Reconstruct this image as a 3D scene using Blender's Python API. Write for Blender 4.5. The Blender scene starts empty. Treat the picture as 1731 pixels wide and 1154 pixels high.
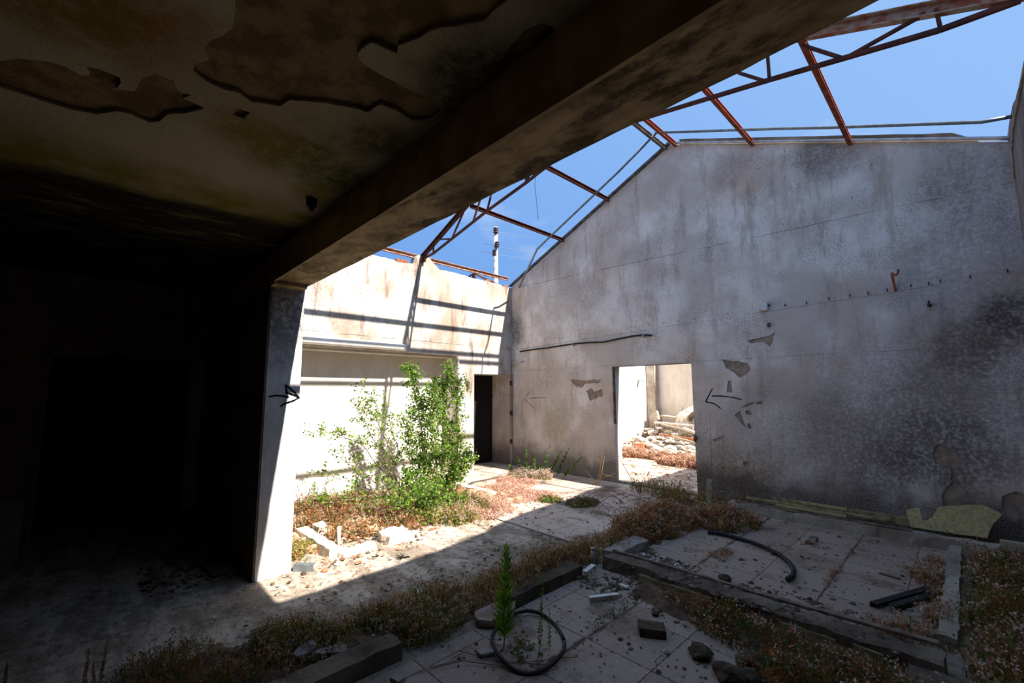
import bpy, bmesh, math, random
from math import sin, cos, pi, radians, sqrt
from mathutils import Vector, Matrix, noise, Euler
random.seed(7)
SC = bpy.context.scene
COL = SC.collection

# ------------------------------------------------------------ camera
CX, CY, FPX, H = 865.5, 577.0, 731.4, 1.65
YAW, PIT, ROL = 0.8062, 0.11485, -0.004146
fwd = Vector((-sin(YAW)*cos(PIT), cos(YAW)*cos(PIT), sin(PIT)))
rgt = Vector((cos(YAW), sin(YAW), 0)); upv = rgt.cross(fwd)
rgt = rgt*cos(ROL) + upv*sin(ROL); upv = rgt.cross(fwd)
cam_d = bpy.data.cameras.new('camera'); cam = bpy.data.objects.new('camera', cam_d); COL.objects.link(cam)
cam.matrix_world = Matrix(((rgt.x, upv.x, -fwd.x, 0), (rgt.y, upv.y, -fwd.y, 0), (rgt.z, upv.z, -fwd.z, H), (0, 0, 0, 1)))
cam_d.sensor_fit = 'HORIZONTAL'; cam_d.sensor_width = 36.0; cam_d.lens = FPX/1731*36.0
cam_d.clip_start = 0.02; cam_d.clip_end = 500
SC.camera = cam

# ------------------------------------------------------------ sky, sun, exposure
SUND = Vector((1, 0.088, 0.875)).normalized()
sd = bpy.data.lights.new('sun', 'SUN'); sun = bpy.data.objects.new('sun', sd); COL.objects.link(sun)
sun.location = SUND*30
sun.rotation_euler = SUND.to_track_quat('Z', 'Y').to_euler()
sd.energy = 9.5; sd.angle = radians(0.53); sd.color = (1.0, 0.955, 0.88)
W = bpy.data.worlds.new('sky'); SC.world = W; W.use_nodes = True
wn = W.node_tree; wn.nodes.clear()
def wnode(t, **k):
    n = wn.nodes.new(t)
    for a, b in k.items(): setattr(n, a, b)
    return n
wo = wnode('ShaderNodeOutputWorld'); bg = wnode('ShaderNodeBackground'); tc = wnode('ShaderNodeTexCoord')
wn.links.new(bg.outputs[0], wo.inputs[0])
dot = wnode('ShaderNodeVectorMath', operation='DOT_PRODUCT'); dot.inputs[1].default_value = SUND
wn.links.new(tc.outputs['Generated'], dot.inputs[0])
mr = wnode('ShaderNodeMapRange'); mr.inputs[1].default_value = -0.75; mr.inputs[2].default_value = 0.75
wn.links.new(dot.outputs['Value'], mr.inputs[0])
cr = wnode('ShaderNodeValToRGB'); e = cr.color_ramp.elements
e[0].position = 0; e[0].color = (0.13, 0.33, 0.78, 1); e[1].position = 1; e[1].color = (0.34, 0.56, 0.94, 1)
wn.links.new(mr.outputs[0], cr.inputs[0])
nz = wnode('ShaderNodeTexNoise'); nz.inputs['Scale'].default_value = 3.2; nz.inputs['Detail'].default_value = 7
mp = wnode('ShaderNodeMapping'); mp.inputs['Scale'].default_value = (1, 1, 2.2)
wn.links.new(tc.outputs['Generated'], mp.inputs[0]); wn.links.new(mp.outputs[0], nz.inputs['Vector'])
cr2 = wnode('ShaderNodeValToRGB'); e = cr2.color_ramp.elements
e[0].position = 0.56; e[0].color = (0, 0, 0, 1); e[1].position = 0.85; e[1].color = (.8, .8, .8, 1)
wn.links.new(nz.outputs[0], cr2.inputs[0])
mx = wnode('ShaderNodeMixRGB'); wn.links.new(cr2.outputs[0], mx.inputs[0]); wn.links.new(cr.outputs[0], mx.inputs[1]); mx.inputs[2].default_value = (.75, .86, 1, 1)
wn.links.new(mx.outputs[0], bg.inputs[0]); bg.inputs[1].default_value = 0.74
SC.view_settings.view_transform = 'Standard'; SC.view_settings.look = 'None'
SC.view_settings.exposure = 0.50; SC.view_settings.gamma = 1.0; SC.view_settings.use_curve_mapping = False
SC.cycles.max_bounces = 10; SC.cycles.diffuse_bounces = 8; SC.cycles.use_denoising = True
SC.cycles.sample_clamp_indirect = 8

# ------------------------------------------------------------ measuring helpers
def ray(px, py): return rgt*((px-CX)/FPX) - upv*((py-CY)/FPX) + fwd
def at(ax, val, px, py):
    d = ray(px, py); o = Vector((0, 0, H)); i = 'XYZ'.index(ax)
    return o + d*((val-o[i])/d[i])
def gz(px, py, z=0.0): return at('Z', z, px, py)

# ------------------------------------------------------------ materials
class MT:
    def __init__(s, name):
        s.m = bpy.data.materials.new(name); s.m.use_nodes = True; s.t = s.m.node_tree
        s.b = s.t.nodes['Principled BSDF']; s.o = s.t.nodes['Material Output']
        s.b.inputs['Roughness'].default_value = 0.9; s.b.inputs['Specular IOR Level'].default_value = 0.2
        s.pos = s.t.nodes.new('ShaderNodeNewGeometry').outputs['Position']
    def n(s, t, ins=(), **k):
        nd = s.t.nodes.new(t)
        for a, b in k.items(): setattr(nd, a, b)
        for key, v in dict(ins).items():
            sock = nd.inputs[key]
            if isinstance(v, bpy.types.NodeSocket): s.t.links.new(v, sock)
            else: sock.default_value = v
        return nd
    def map(s, scale=(1, 1, 1), loc=(0, 0, 0), src=None):
        return s.n('ShaderNodeMapping', {'Vector': src or s.pos, 'Scale': scale, 'Location': loc}).outputs[0]
    def noise(s, sc, det=6, vec=None, rough=.55, dist=0):
        return s.n('ShaderNodeTexNoise', {'Vector': vec or s.pos, 'Scale': sc, 'Detail': det, 'Roughness': rough, 'Distortion': dist}).outputs[0]
    def ramp(s, f, a, b, lo=0.0, hi=1.0):
        return s.n('ShaderNodeMapRange', {0: f, 1: a, 2: b, 3: lo, 4: hi}, interpolation_type='SMOOTHSTEP').outputs[0]
    def math(s, op, a, b=0.0, c=0.0):
        return s.n('ShaderNodeMath', {0: a, 1: b, 2: c}, operation=op).outputs[0]
    def mix(s, f, a, b):
        f4 = lambda c: c if isinstance(c, bpy.types.NodeSocket) else (*c, 1)
        return s.n('ShaderNodeMixRGB', {0: f, 1: f4(a), 2: f4(b)}).outputs[0]
    def xyz(s):
        sp = s.n('ShaderNodeSeparateXYZ', {0: s.pos}); return sp.outputs
    def color(s, c):
        if isinstance(c, bpy.types.NodeSocket): s.t.links.new(c, s.b.inputs['Base Color'])
        else: s.b.inputs['Base Color'].default_value = (*c, 1)
    def bump(s, h, st=.4, d=.01):
        bn = s.n('ShaderNodeBump', {'Height': h, 'Strength': st, 'Distance': d}); s.t.links.new(bn.outputs[0], s.b.inputs['Normal'])
    def blob(s, cx, cy, cz, r, soft=.5, nsc=3.0, namp=.6):
        """mask of a stain or painted shade patch with a ragged edge round a point on the surface"""
        dv = s.n('ShaderNodeVectorMath', {0: s.pos, 1: (cx, cy, cz)}, operation='DISTANCE').outputs['Value']
        nn = s.math('MULTIPLY_ADD', s.noise(nsc, 6), namp*r, -namp*r*.5)
        d = s.math('ADD', dv, nn)
        return s.ramp(d, r*(1-soft), r*(1+soft*.3), 1, 0)

def plaster(name, c1, c2, c3, streak=.5, speck=.5, mott=(.42, .62), bump=.35, basemold=None, lines=(), blobs=(), yellow=None, haxis='z'):
    M = MT(name)
    col = M.mix(M.ramp(M.noise(1.1, 9), *mott), c1, c2)
    col = M.mix(M.ramp(M.noise(4.2, 10, M.map((1, 1, .6), (7, 2, 5)), .72), .46, .66, 0, .75), col, c2)
    col = M.mix(M.ramp(M.noise(110, 4, rough=.8), .42, .62, 0, .28), col, tuple(x*.5 for x in c2))
    if yellow: col = M.mix(M.ramp(M.noise(.9, 7, M.map(loc=(5, 3, 1))), .52, .75, 0, .8), col, yellow)
    sv = M.map((2.6, 2.6, .45), (3, 1, 2)) if haxis == 'z' else M.map((.5, 3, 3), (3, 1, 2))
    col = M.mix(M.ramp(M.noise(1.9, 10, sv, .72), .50, .68, 0, streak), col, c3)
    fine = M.noise(75, 6, rough=.8)
    patch = M.ramp(M.noise(2.3, 5, M.map(loc=(9, 9, 9))), .42, .66)
    sp = M.math('MULTIPLY', M.ramp(fine, .50, .62), M.math('MULTIPLY', patch, speck))
    dark = tuple(x*.35 for x in c3)
    col = M.mix(sp, col, dark)
    X, Y, Z = M.xyz()
    for (cx, cy, cz, r, cc, am) in blobs:
        mk = M.math('MULTIPLY', M.blob(cx, cy, cz, r), am)
        mk = M.math('MULTIPLY', mk, M.ramp(M.noise(26, 9, rough=.82), .38, .58, .25, 1))
        col = M.mix(mk, col, cc)
    if basemold:
        h, cc = basemold
        zz = M.math('ADD', Z, M.math('MULTIPLY_ADD', M.noise(1.7, 7, rough=.65), -1.1*h*1.6, .55*h*1.6))
        bm = M.math('MULTIPLY', M.ramp(zz, h*.35, h*1.2, 1, 0), M.ramp(M.noise(60, 7, rough=.85), .34, .62, .35, 1))
        col = M.mix(bm, col, cc)
    for (ax, z0, sl, x0, wdt, am) in lines:      # hairline cracks and pour joints
        A = X if ax == 'x' else Y
        ln = M.math('MULTIPLY_ADD', A, sl, z0 - sl*x0)
        w = M.math('MULTIPLY_ADD', M.noise(5, 6), .06, -.03)
        dd = M.math('ABSOLUTE', M.math('SUBTRACT', M.math('ADD', Z, w), ln))
        lm = M.math('MULTIPLY', M.ramp(dd, wdt*.3, wdt, 1, 0), M.ramp(M.noise(2.2, 4, M.map(loc=(z0, 7, 0))), .38, .55, .15*am, am))
        col = M.mix(lm, col, (.035, .028, .025))
    M.color(col)
    M.bump(M.math('ADD', M.noise(30, 6, rough=.7), M.math('MULTIPLY', M.noise(4, 4), .6)), bump, .012)
    return M.m

def simple(name, c1, c2, sc=8, rough=.85, metal=0, bump=.2, spec=.2, det=5, rng=(.38, .62)):
    M = MT(name); M.color(M.mix(M.ramp(M.noise(sc, det), *rng), c1, c2))
    M.b.inputs['Roughness'].default_value = rough; M.b.inputs['Metallic'].default_value = metal
    M.b.inputs['Specular IOR Level'].default_value = spec
    if bump: M.bump(M.noise(sc*5, 5), bump, .006)
    return M.m

def leafmat(name, c1, c2, tr=.45):
    M = MT(name); col = M.mix(M.ramp(M.noise(7, 3), .35, .65), c1, c2); M.color(col)
    M.b.inputs['Roughness'].default_value = .6
    tn = M.n('ShaderNodeBsdfTranslucent', {'Color': col})
    ms = M.n('ShaderNodeMixShader', {0: tr, 1: M.b.outputs[0], 2: tn.outputs[0]})
    M.t.links.new(ms.outputs[0], M.o.inputs[0]); return M.m

G = lambda px, py: at('Y', 6.95, px, py)
def gb(px, py, r, cc, am): p = G(px, py); return (p.x, p.y, p.z, r, cc, am)
brn = (.10, .062, .045); mold_shade = (.035, .028, .026)
m_gable = plaster('gable_plaster', (.84, .765, .71), (.60, .515, .45), (.30, .215, .16), .55, .9, (.38, .62), yellow=(.60, .45, .35),
    basemold=(.55, (.045, .030, .022)),
    lines=[('x', 4.07, -.027, -7.27, .007, .7), ('x', 2.60, .035, -7.2, .006, .55), ('x', 2.12, 0, -3, .007, .4), ('x', 1.62, .01, -3, .006, .25)],
    blobs=[gb(1630, 590, .36, (.12, .07, .05), .85), gb(1690, 560, .30, (.12, .065, .045), .8), gb(1500, 680, 1.0, (.24, .20, .18), .5), gb(1660, 700, 1.0, (.17, .135, .12), .6), gb(1400, 780, .8, (.22, .18, .165), .5), gb(1300, 700, .7, (.34, .30, .28), .5), gb(1650, 450, .9, (.22, .19, .18), .5), gb(1715, 530, .3, (.07, .05, .045), .8), gb(1590, 770, .6, mold_shade, .55), gb(1500, 790, .4, mold_shade, .4),  # stains and mould; the wide dark blobs also paint in lower-right shade
           gb(1395, 265, .45, (.20, .17, .15), .6), gb(1230, 290, .35, (.30, .22, .18), .5), gb(1440, 750, .7, (.16, .13, .12), .35),
           gb(1640, 300, .5, (.13, .11, .10), .5), gb(1000, 490, .4, (.30, .22, .18), .5), gb(940, 710, .5, (.34, .29, .19), .55),
           gb(1380, 262, .3, (.14, .13, .12), .5), gb(866, 560, .45, (.05, .045, .045), .8), gb(1190, 790, .6, (.22, .16, .10), .6), gb(1270, 800, .45, (.20, .13, .06), .7), gb(880, 740, .5, (.25, .2, .15), .5)])
XW0 = -7.25
m_core = simple('bare_render', (.25, .18, .135), (.36, .28, .22), 14, bump=.5)
m_lit = plaster('courtyard_plaster', (.60, .565, .52), (.37, .29, .23), (.13, .07, .045), .85, 1, (.44, .62),
    lines=[('y', 2.64, -.004, 2, .007, .9), ('y', 3.0, .02, 2, .005, .3)], yellow=(.46, .41, .30), blobs=[(XW0, y_, z_, r_*.8, (.24, .15, .10), .5) for y_, z_, r_ in [(3.0, 2.85, .45), (4.3, 2.75, .4), (5.2, 2.75, .55), (3.6, 3.6, .4), (5.9, 3.1, .4), (4.6, 3.6, .35), (2.6, 3.3, .3)]])
m_litlow = plaster('recess_plaster', (.72, .68, .62), (.64, .585, .51), (.42, .35, .27), .25, .1)
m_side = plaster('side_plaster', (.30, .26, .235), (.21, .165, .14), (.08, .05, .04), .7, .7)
m_white = plaster('court_plaster', (.86, .82, .76), (.76, .68, .58), (.5, .4, .3), .3, .2, basemold=(.5, (.4, .27, .18)))
m_part = plaster('partition_plaster', (.76, .74, .72), (.55, .53, .51), (.16, .14, .12), .45, .5, blobs=[(-4.45, 1.3, 2.5, .45, (.10, .085, .06), .85), (-4.45, 1.2, 2.05, .25, (.2, .19, .18), .6)])
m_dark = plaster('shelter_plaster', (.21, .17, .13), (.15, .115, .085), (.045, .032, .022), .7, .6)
def ceil_mat():
    M = MT('ceiling_plaster'); X, Y, Z = M.xyz()
    col = M.mix(M.ramp(M.noise(1.3, 9), .40, .62), (.80, .70, .48), (.66, .56, .37))
    n2 = M.math('MULTIPLY_ADD', M.noise(1.8, 8, M.map((1, .45, 1)), .7), .9, -.45)
    xs = M.math('ADD', X, n2)
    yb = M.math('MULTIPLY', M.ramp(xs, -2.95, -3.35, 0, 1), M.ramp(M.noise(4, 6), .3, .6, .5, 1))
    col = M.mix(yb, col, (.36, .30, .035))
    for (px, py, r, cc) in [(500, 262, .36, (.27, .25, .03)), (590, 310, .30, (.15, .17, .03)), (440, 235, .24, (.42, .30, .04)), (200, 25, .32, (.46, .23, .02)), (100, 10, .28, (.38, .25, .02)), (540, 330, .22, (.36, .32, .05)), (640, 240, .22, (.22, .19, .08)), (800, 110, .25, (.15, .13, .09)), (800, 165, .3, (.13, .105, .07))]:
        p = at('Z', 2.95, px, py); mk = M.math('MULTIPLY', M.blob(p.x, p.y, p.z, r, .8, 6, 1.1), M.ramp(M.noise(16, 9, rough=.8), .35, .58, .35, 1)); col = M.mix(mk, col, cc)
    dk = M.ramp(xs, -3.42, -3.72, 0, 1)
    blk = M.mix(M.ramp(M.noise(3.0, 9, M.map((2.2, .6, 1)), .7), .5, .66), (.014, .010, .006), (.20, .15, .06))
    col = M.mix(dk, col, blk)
    col = M.mix(M.ramp(M.noise(120, 5, rough=.85), .42, .60, 0, .35), col, (.14, .11, .07))
    M.color(col); M.bump(M.noise(70, 6, rough=.8), .9, .02); return M.m
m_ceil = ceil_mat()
m_ceilcore = simple('ceiling_bare_concrete', (.25, .17, .08), (.13, .085, .038), 9, bump=1, det=9)
def beam_mat():
    M = MT('beam_concrete')
    col = M.mix(M.ramp(M.noise(3.2, 10, M.map((1, 2, 2)), .7), .38, .62), (.52, .40, .23), (.25, .18, .09))
    col = M.mix(M.ramp(M.noise(2.2, 10, M.map((1, 2.2, 1), (4, 4, 4)), .72), .50, .62, 0, .9), col, (.06, .044, .026))
    col = M.mix(M.ramp(M.noise(3.0, 8, M.map((1, 2, 1), (1, 7, 4)), .7), .54, .68, 0, .8), col, (.18, .15, .035))
    col = M.mix(M.ramp(M.noise(5.5, 8, M.map(loc=(8, 2, 4))), .62, .74, 0, .7), col, (.36, .30, .21))
    M.color(col); M.bump(M.noise(18, 7, rough=.75), .6, .02); return M.m
m_beam = beam_mat()
m_beamin = simple('beam_side_concrete', (.46, .35, .21), (.30, .22, .13), 5, bump=.5)
def conc_mat():
    M = MT('floor_concrete'); X, Y, Z = M.xyz()
    vs = M.map((.8, 2.6, 1))
    col = M.mix(M.ramp(M.noise(1.3, 10, vs, .68), .40, .60), (.58, .48, .385), (.30, .235, .175))
    col = M.mix(M.ramp(M.noise(2.2, 9, M.map(loc=(3, 8, 0)), .7), .52, .68, 0, .8), col, (.13, .09, .06))
    col = M.mix(M.ramp(M.noise(3.6, 9, M.map(loc=(13, 4, 0)), .7), .60, .68, 0, .8), col, (.66, .58, .48))
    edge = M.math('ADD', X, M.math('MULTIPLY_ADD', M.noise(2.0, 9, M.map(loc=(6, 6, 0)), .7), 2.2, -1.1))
    col = M.mix(M.ramp(edge, -3.75, -3.25, 0, .6), col, (.17, .125, .085))  # darker towards the weeds: dirt, with the passage's shade painted in too
    col = M.mix(M.ramp(M.noise(11, 9, rough=.8), .49, .60, 0, .7), col, (.11, .08, .055))
    M.color(col); M.bump(M.math('ADD', M.noise(9, 8, rough=.7), M.noise(50, 4)), .5, .012); return M.m
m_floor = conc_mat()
def tile_mat(name='terrazzo_tile', ox=0.0, k=1.0):
    M = MT(name)
    v = M.map(loc=(1.9+ox, -.12, 0))
    br = M.n('ShaderNodeTexBrick', {'Vector': v, 'Scale': 1.0, 'Mortar Size': .0045, 'Mortar Smooth': .3, 'Brick Width': .475, 'Row Height': .475,
        'Color1': (.48*k, .36*k, .285*k, 1), 'Color2': (.60*k, .465*k, .375*k, 1), 'Mortar': (.04, .028, .02, 1)}, offset=0.0, squash=1.0)
    col = br.outputs[0]
    chips = M.n('ShaderNodeTexVoronoi', {'Vector': M.pos, 'Scale': 75}).outputs['Distance']
    col = M.mix(M.ramp(chips, .0, .35, .30, 0), col, (.10, .08, .075))
    col = M.mix(M.ramp(M.noise(60, 3), .55, .62, 0, .45), col, (.78*k, .63*k, .52*k))
    X, Y, Z = M.xyz()
    jd = M.math('ABSOLUTE', M.math('ADD', X, 1.9)); jw = M.math('ADD', jd, M.math('MULTIPLY_ADD', M.noise(7, 6), .10, -.045))
    jd2 = M.math('ABSOLUTE', M.math('ADD', X, .95)); jw2 = M.math('ADD', jd2, M.math('MULTIPLY_ADD', M.noise(7, 6), .06, -.02))
    col = M.mix(M.ramp(jw, .004, .032, .95, 0), col, (.05, .032, .018))
    col = M.mix(M.ramp(jw2, .004, .03, .85, 0), col, (.06, .035, .025))
    col = M.mix(M.ramp(M.noise(1.6, 9, M.map(loc=(2, 2, 0)), .72), .49, .64, 0, .85), col, (.13, .085, .055))
    col = M.mix(M.ramp(M.noise(22, 7, rough=.75), .60, .70, 0, .8), col, (.045, .03, .02))
    M.color(col); M.b.inputs['Roughness'].default_value = .75
    M.bump(M.noise(30, 6), .25, .006); return M.m
m_tile = tile_mat(k=.54)
m_tile_far = tile_mat('pale_terrazzo', .2, 1.02)
m_soil = simple('dark_soil', (.060, .034, .022), (.13, .08, .05), 9, bump=.9)
m_litter = simple('leaf_litter', (.22, .10, .055), (.48, .34, .21), 11, bump=.9)
m_kerb = plaster('kerb_concrete', (.22, .175, .13), (.10, .078, .055), (.03, .022, .016), .7, .6, (.40, .60), .8)
m_kerbdark = plaster('mossy_dark_kerb', (.11, .09, .06), (.06, .045, .03), (.02, .016, .01), .7, .6, (.4, .6), .9)
m_kerbpaint = plaster('kerb_paint', (.33, .26, .14), (.22, .17, .09), (.07, .05, .03), .6, .5)
m_kerbwhite = plaster('kerb_white', (.44, .385, .31), (.28, .235, .175), (.10, .08, .06), .5, .5)
m_rust = simple('rusty_steel', (.115, .032, .018), (.055, .018, .013), 9, .8, .1, .5, .3)
m_rustbright = simple('orange_rust_steel', (.33, .095, .05), (.20, .055, .03), 8, .8, .1, .5, .3)
m_rustworn = simple('flaking_rust_steel', (.34, .12, .07), (.42, .34, .27), 12, .85, .1, .7)
m_zinc = simple('grey_tube', (.17, .20, .21), (.26, .29, .30), 12, .5, .5, .1, .5)
m_flash = simple('zinc_flashing', (.58, .59, .60), (.42, .42, .42), 9, .5, .3, .2, .4)
m_darkflash = simple('dark_flashing', (.10, .09, .085), (.20, .18, .16), 9, .7, .2, .2)
m_brick = simple('red_brick', (.52, .20, .10), (.34, .13, .07), 18, bump=.6)
m_blackpaint = simple('black_paint', (.008, .008, .008), (.014, .012, .012), 20, .6, bump=0)
m_rubber = simple('black_rubber', (.010, .010, .011), (.022, .020, .020), 12, .7, 0, .1, .25)
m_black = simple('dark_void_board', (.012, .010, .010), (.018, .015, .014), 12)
m_plastic = simple('white_plastic', (.72, .71, .68), (.58, .57, .54), 6, .5, bump=0)
m_pvc = simple('grey_pvc', (.50, .48, .44), (.36, .33, .30), 8, .5, bump=.1)
m_foam = simple('yellow_foam', (.46, .38, .19), (.34, .27, .13), 30, bump=.9)
m_foamedge = simple('dirty_foam', (.36, .29, .15), (.20, .155, .08), 12, bump=.9)
m_wood = simple('weathered_wood', (.10, .07, .05), (.20, .15, .11), 10, bump=.6)
m_woodpale = simple('pale_wood', (.46, .38, .29), (.30, .24, .18), 10, bump=.5)
m_stone = simple('dark_stone', (.035, .024, .016), (.075, .055, .034), 12, bump=1)
m_slab = simple('broken_concrete', (.30, .27, .235), (.18, .15, .13), 10, bump=.9)
m_palerub = simple('pale_rubble', (.72, .66, .58), (.50, .42, .34), 10, bump=.8)
m_bark = simple('grey_bark', (.10, .07, .05), (.20, .14, .10), 20, bump=.5)
m_twig = simple('dry_twig', (.26, .12, .07), (.16, .075, .045), 20, bump=0)
m_leafA = leafmat('fresh_leaf', (.12, .24, .025), (.24, .36, .05))
m_leafB = leafmat('deep_leaf', (.045, .12, .018), (.10, .20, .03))
m_leafY = leafmat('yellow_leaf', (.36, .34, .06), (.22, .28, .05))
m_dryA = leafmat('dry_rust_weed', (.36, .135, .05), (.17, .065, .03), .3)
m_dryB = leafmat('dry_straw', (.50, .33, .15), (.36, .20, .10), .3)
m_flower = leafmat('pale_flower', (.60, .46, .38), (.46, .30, .25), .3)
m_pink = leafmat('pink_sedum', (.72, .46, .36), (.50, .27, .19), .3)
m_grey = simple('pole_concrete', (.55, .52, .48), (.45, .42, .38), 4)
m_insul = simple('brown_insulator', (.07, .035, .03), (.10, .05, .04), 4, .4)

# ------------------------------------------------------------ mesh helpers
class MB:
    def __init__(s): s.b = bmesh.new(); s.mi = 0
    def face(s, pts):
        try:
            f = s.b.faces.new([s.b.verts.new(p) for p in pts]); f.material_index = s.mi; return f
        except ValueError: pass
    def box(s, x0, x1, y0, y1, z0, z1):
        v = [s.b.verts.new((x, y, z)) for x in (x0, x1) for y in (y0, y1) for z in (z0, z1)]
        for q in ((0, 1, 3, 2), (4, 6, 7, 5), (0, 4, 5, 1), (2, 3, 7, 6), (0, 2, 6, 4), (1, 5, 7, 3)):
            f = s.b.faces.new([v[i] for i in q]); f.material_index = s.mi
        return s
    def bar(s, p, q, w, h, up=(0, 0, 1)):
        p, q = Vector(p), Vector(q); d = (q-p).normalized(); u = Vector(up)
        r = d.cross(u)
        if r.length < 1e-4: r = d.cross(Vector((1, 0, 0)))
        r.normalize(); u = r.cross(d).normalized()
        c = [(-1, -1), (1, -1), (1, 1), (-1, 1)]
        a = [s.b.verts.new(p + r*(i*w/2) + u*(j*h/2)) for i, j in c]; b = [s.b.verts.new(q + r*(i*w/2) + u*(j*h/2)) for i, j in c]
        fs = [a[::-1], b] + [[a[k], a[(k+1) % 4], b[(k+1) % 4], b[k]] for k in range(4)]
        for f in fs: s.b.faces.new(f).material_index = s.mi
        return s
    def channel(s, p, q, w, h, t=.006, up=(0, 0, 1), open_side=1):
        """C-section: web plus two flanges"""
        p, q = Vector(p), Vector(q); d = (q-p).normalized(); u = Vector(up); r = d.cross(u).normalized(); u = r.cross(d).normalized()
        s.bar(p - r*open_side*w/2, q - r*open_side*w/2, t, h, u)
        s.bar(p + u*(h/2), q + u*(h/2), w, t, u); s.bar(p - u*(h/2), q - u*(h/2), w, t, u); return s
    def tube(s, pts, r, n=8, caps=True):
        pts = [Vector(p) for p in pts]; rings = []
        rr = r if isinstance(r, (list, tuple)) else [r]*len(pts)
        for i, p in enumerate(pts):
            d = (pts[min(i+1, len(pts)-1)] - pts[max(i-1, 0)])
            if d.length < 1e-6: d = Vector((0, 0, 1))
            d.normalize(); a = d.cross(Vector((0, 0, 1)))
            if a.length < .05: a = d.cross(Vector((1, 0, 0)))
            a.normalize(); b = d.cross(a)
            rings.append([s.b.verts.new(p + (a*cos(2*pi*k/n) + b*sin(2*pi*k/n))*rr[i]) for k in range(n)])
        for A, B in zip(rings, rings[1:]):
            for k in range(n): s.b.faces.new((A[k], A[(k+1) % n], B[(k+1) % n], B[k])).material_index = s.mi
        if caps and n > 2: s.b.faces.new(rings[0][::-1]).material_index = s.mi; s.b.faces.new(rings[-1]).material_index = s.mi
        return s
    def rough(s, x0, x1, y0, y1, z0, z1, j=.015, seg=.07, seed=0, keep=0):
        nx, ny, nz_ = [max(1, int(round(abs(b-a)/seg))) for a, b in ((x0, x1), (y0, y1), (z0, z1))]
        b2 = bmesh.new()
        def P(x, y, z):
            v = Vector((x, y, z)); q = v*6 + Vector((seed, seed*1.7, 0)); o = noise.noise_vector(q)*j + noise.noise_vector(q*3.1)*j*.5
            if z <= z0 + 1e-6: o.z = 0
            return v + o
        cache = {}
        def V(i, k, l):
            if (i, k, l) not in cache: cache[(i, k, l)] = s.b.verts.new(P(x0+(x1-x0)*i/nx, y0+(y1-y0)*k/ny, z0+(z1-z0)*l/nz_))
            return cache[(i, k, l)]
        def F(*q): s.b.faces.new(q).material_index = s.mi
        for i in range(nx):
            for k in range(ny):
                F(V(i, k, nz_), V(i+1, k, nz_), V(i+1, k+1, nz_), V(i, k+1, nz_)); F(V(i, k, 0), V(i, k+1, 0), V(i+1, k+1, 0), V(i+1, k, 0))
        for i in range(nx):
            for l in range(nz_):
                F(V(i, 0, l), V(i+1, 0, l), V(i+1, 0, l+1), V(i, 0, l+1)); F(V(i, ny, l), V(i, ny, l+1), V(i+1, ny, l+1), V(i+1, ny, l))
        for k in range(ny):
            for l in range(nz_):
                F(V(0, k, l), V(0, k, l+1), V(0, k+1, l+1), V(0, k+1, l)); F(V(nx, k, l), V(nx, k+1, l), V(nx, k+1, l+1), V(nx, k, l+1))
        b2.free(); return s
    def rock(s, c, r, sq=(1, 1, .7), seed=0, sub=2, amp=.35):
        r_ = bmesh.ops.create_icosphere(s.b, subdivisions=sub, radius=1.0)
        c = Vector(c)
        for v in r_['verts']:
            n_ = v.co.copy(); k = 1 + amp*noise.noise(n_*1.3 + Vector((seed*3.1, seed, 0))) + amp*.4*noise.noise(n_*3.5+Vector((seed, 0, 0)))
            v.co = c + Vector((n_.x*sq[0]*k*r, n_.y*sq[1]*k*r, n_.z*sq[2]*k*r))
        for v in r_['verts']:
            for f in v.link_faces: f.material_index = s.mi
        return s
    def done(s, name, mats, parent=None, smooth=False, origin=None):
        me = bpy.data.meshes.new(name)
        bmesh.ops.recalc_face_normals(s.b, faces=s.b.faces[:]) if len(s.b.faces) < 60000 and not getattr(s, 'norecalc', False) else None
        if origin is not None:
            for v in s.b.verts: v.co -= Vector(origin)
        s.b.to_mesh(me); s.b.free()
        o = bpy.data.objects.new(name, me); COL.objects.link(o)
        if origin is not None: o.location = origin
        for m in (mats if isinstance(mats, (list, tuple)) else [mats]): me.materials.append(m)
        if smooth: me.shade_smooth()
        if parent: o.parent = parent
        return o
def struct(o): o['kind'] = 'structure'; return o
def tag(o, label, cat, group=None, kind=None):
    o['label'] = label; o['category'] = cat
    if group: o['group'] = group
    if kind: o['kind'] = kind
    return o
def empty(name, loc, label, cat, group=None):
    o = bpy.data.objects.new(name, None); COL.objects.link(o); o.location = loc; o.empty_display_size = .1
    bpy.context.view_layer.update()
    return tag(o, label, cat, group)
def child(o, root):
    """parent while keeping the mesh where it stands"""
    o.parent = root; o.matrix_parent_inverse = Matrix.Translation(root.location).inverted(); return o
def jag(poly, step=.05, amp=.02, seed=0):
    out = []
    for i, p in enumerate(poly):
        q = poly[(i+1) % len(poly)]; L = math.hypot(q[0]-p[0], q[1]-p[1]); n_ = max(1, int(L/step))
        for k in range(n_):
            t = k/n_; x, y = p[0]+(q[0]-p[0])*t, p[1]+(q[1]-p[1])*t
            v = noise.noise_vector(Vector((x*9+seed, y*9, seed*2.3)))*amp + noise.noise_vector(Vector((x*30, y*30+seed, 1)))*amp*.55 + noise.noise_vector(Vector((x*80, y*80+seed, 2)))*amp*.35
            out.append((x+v.x, y+v.y) if k or True else (x, y))
    return out
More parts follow.
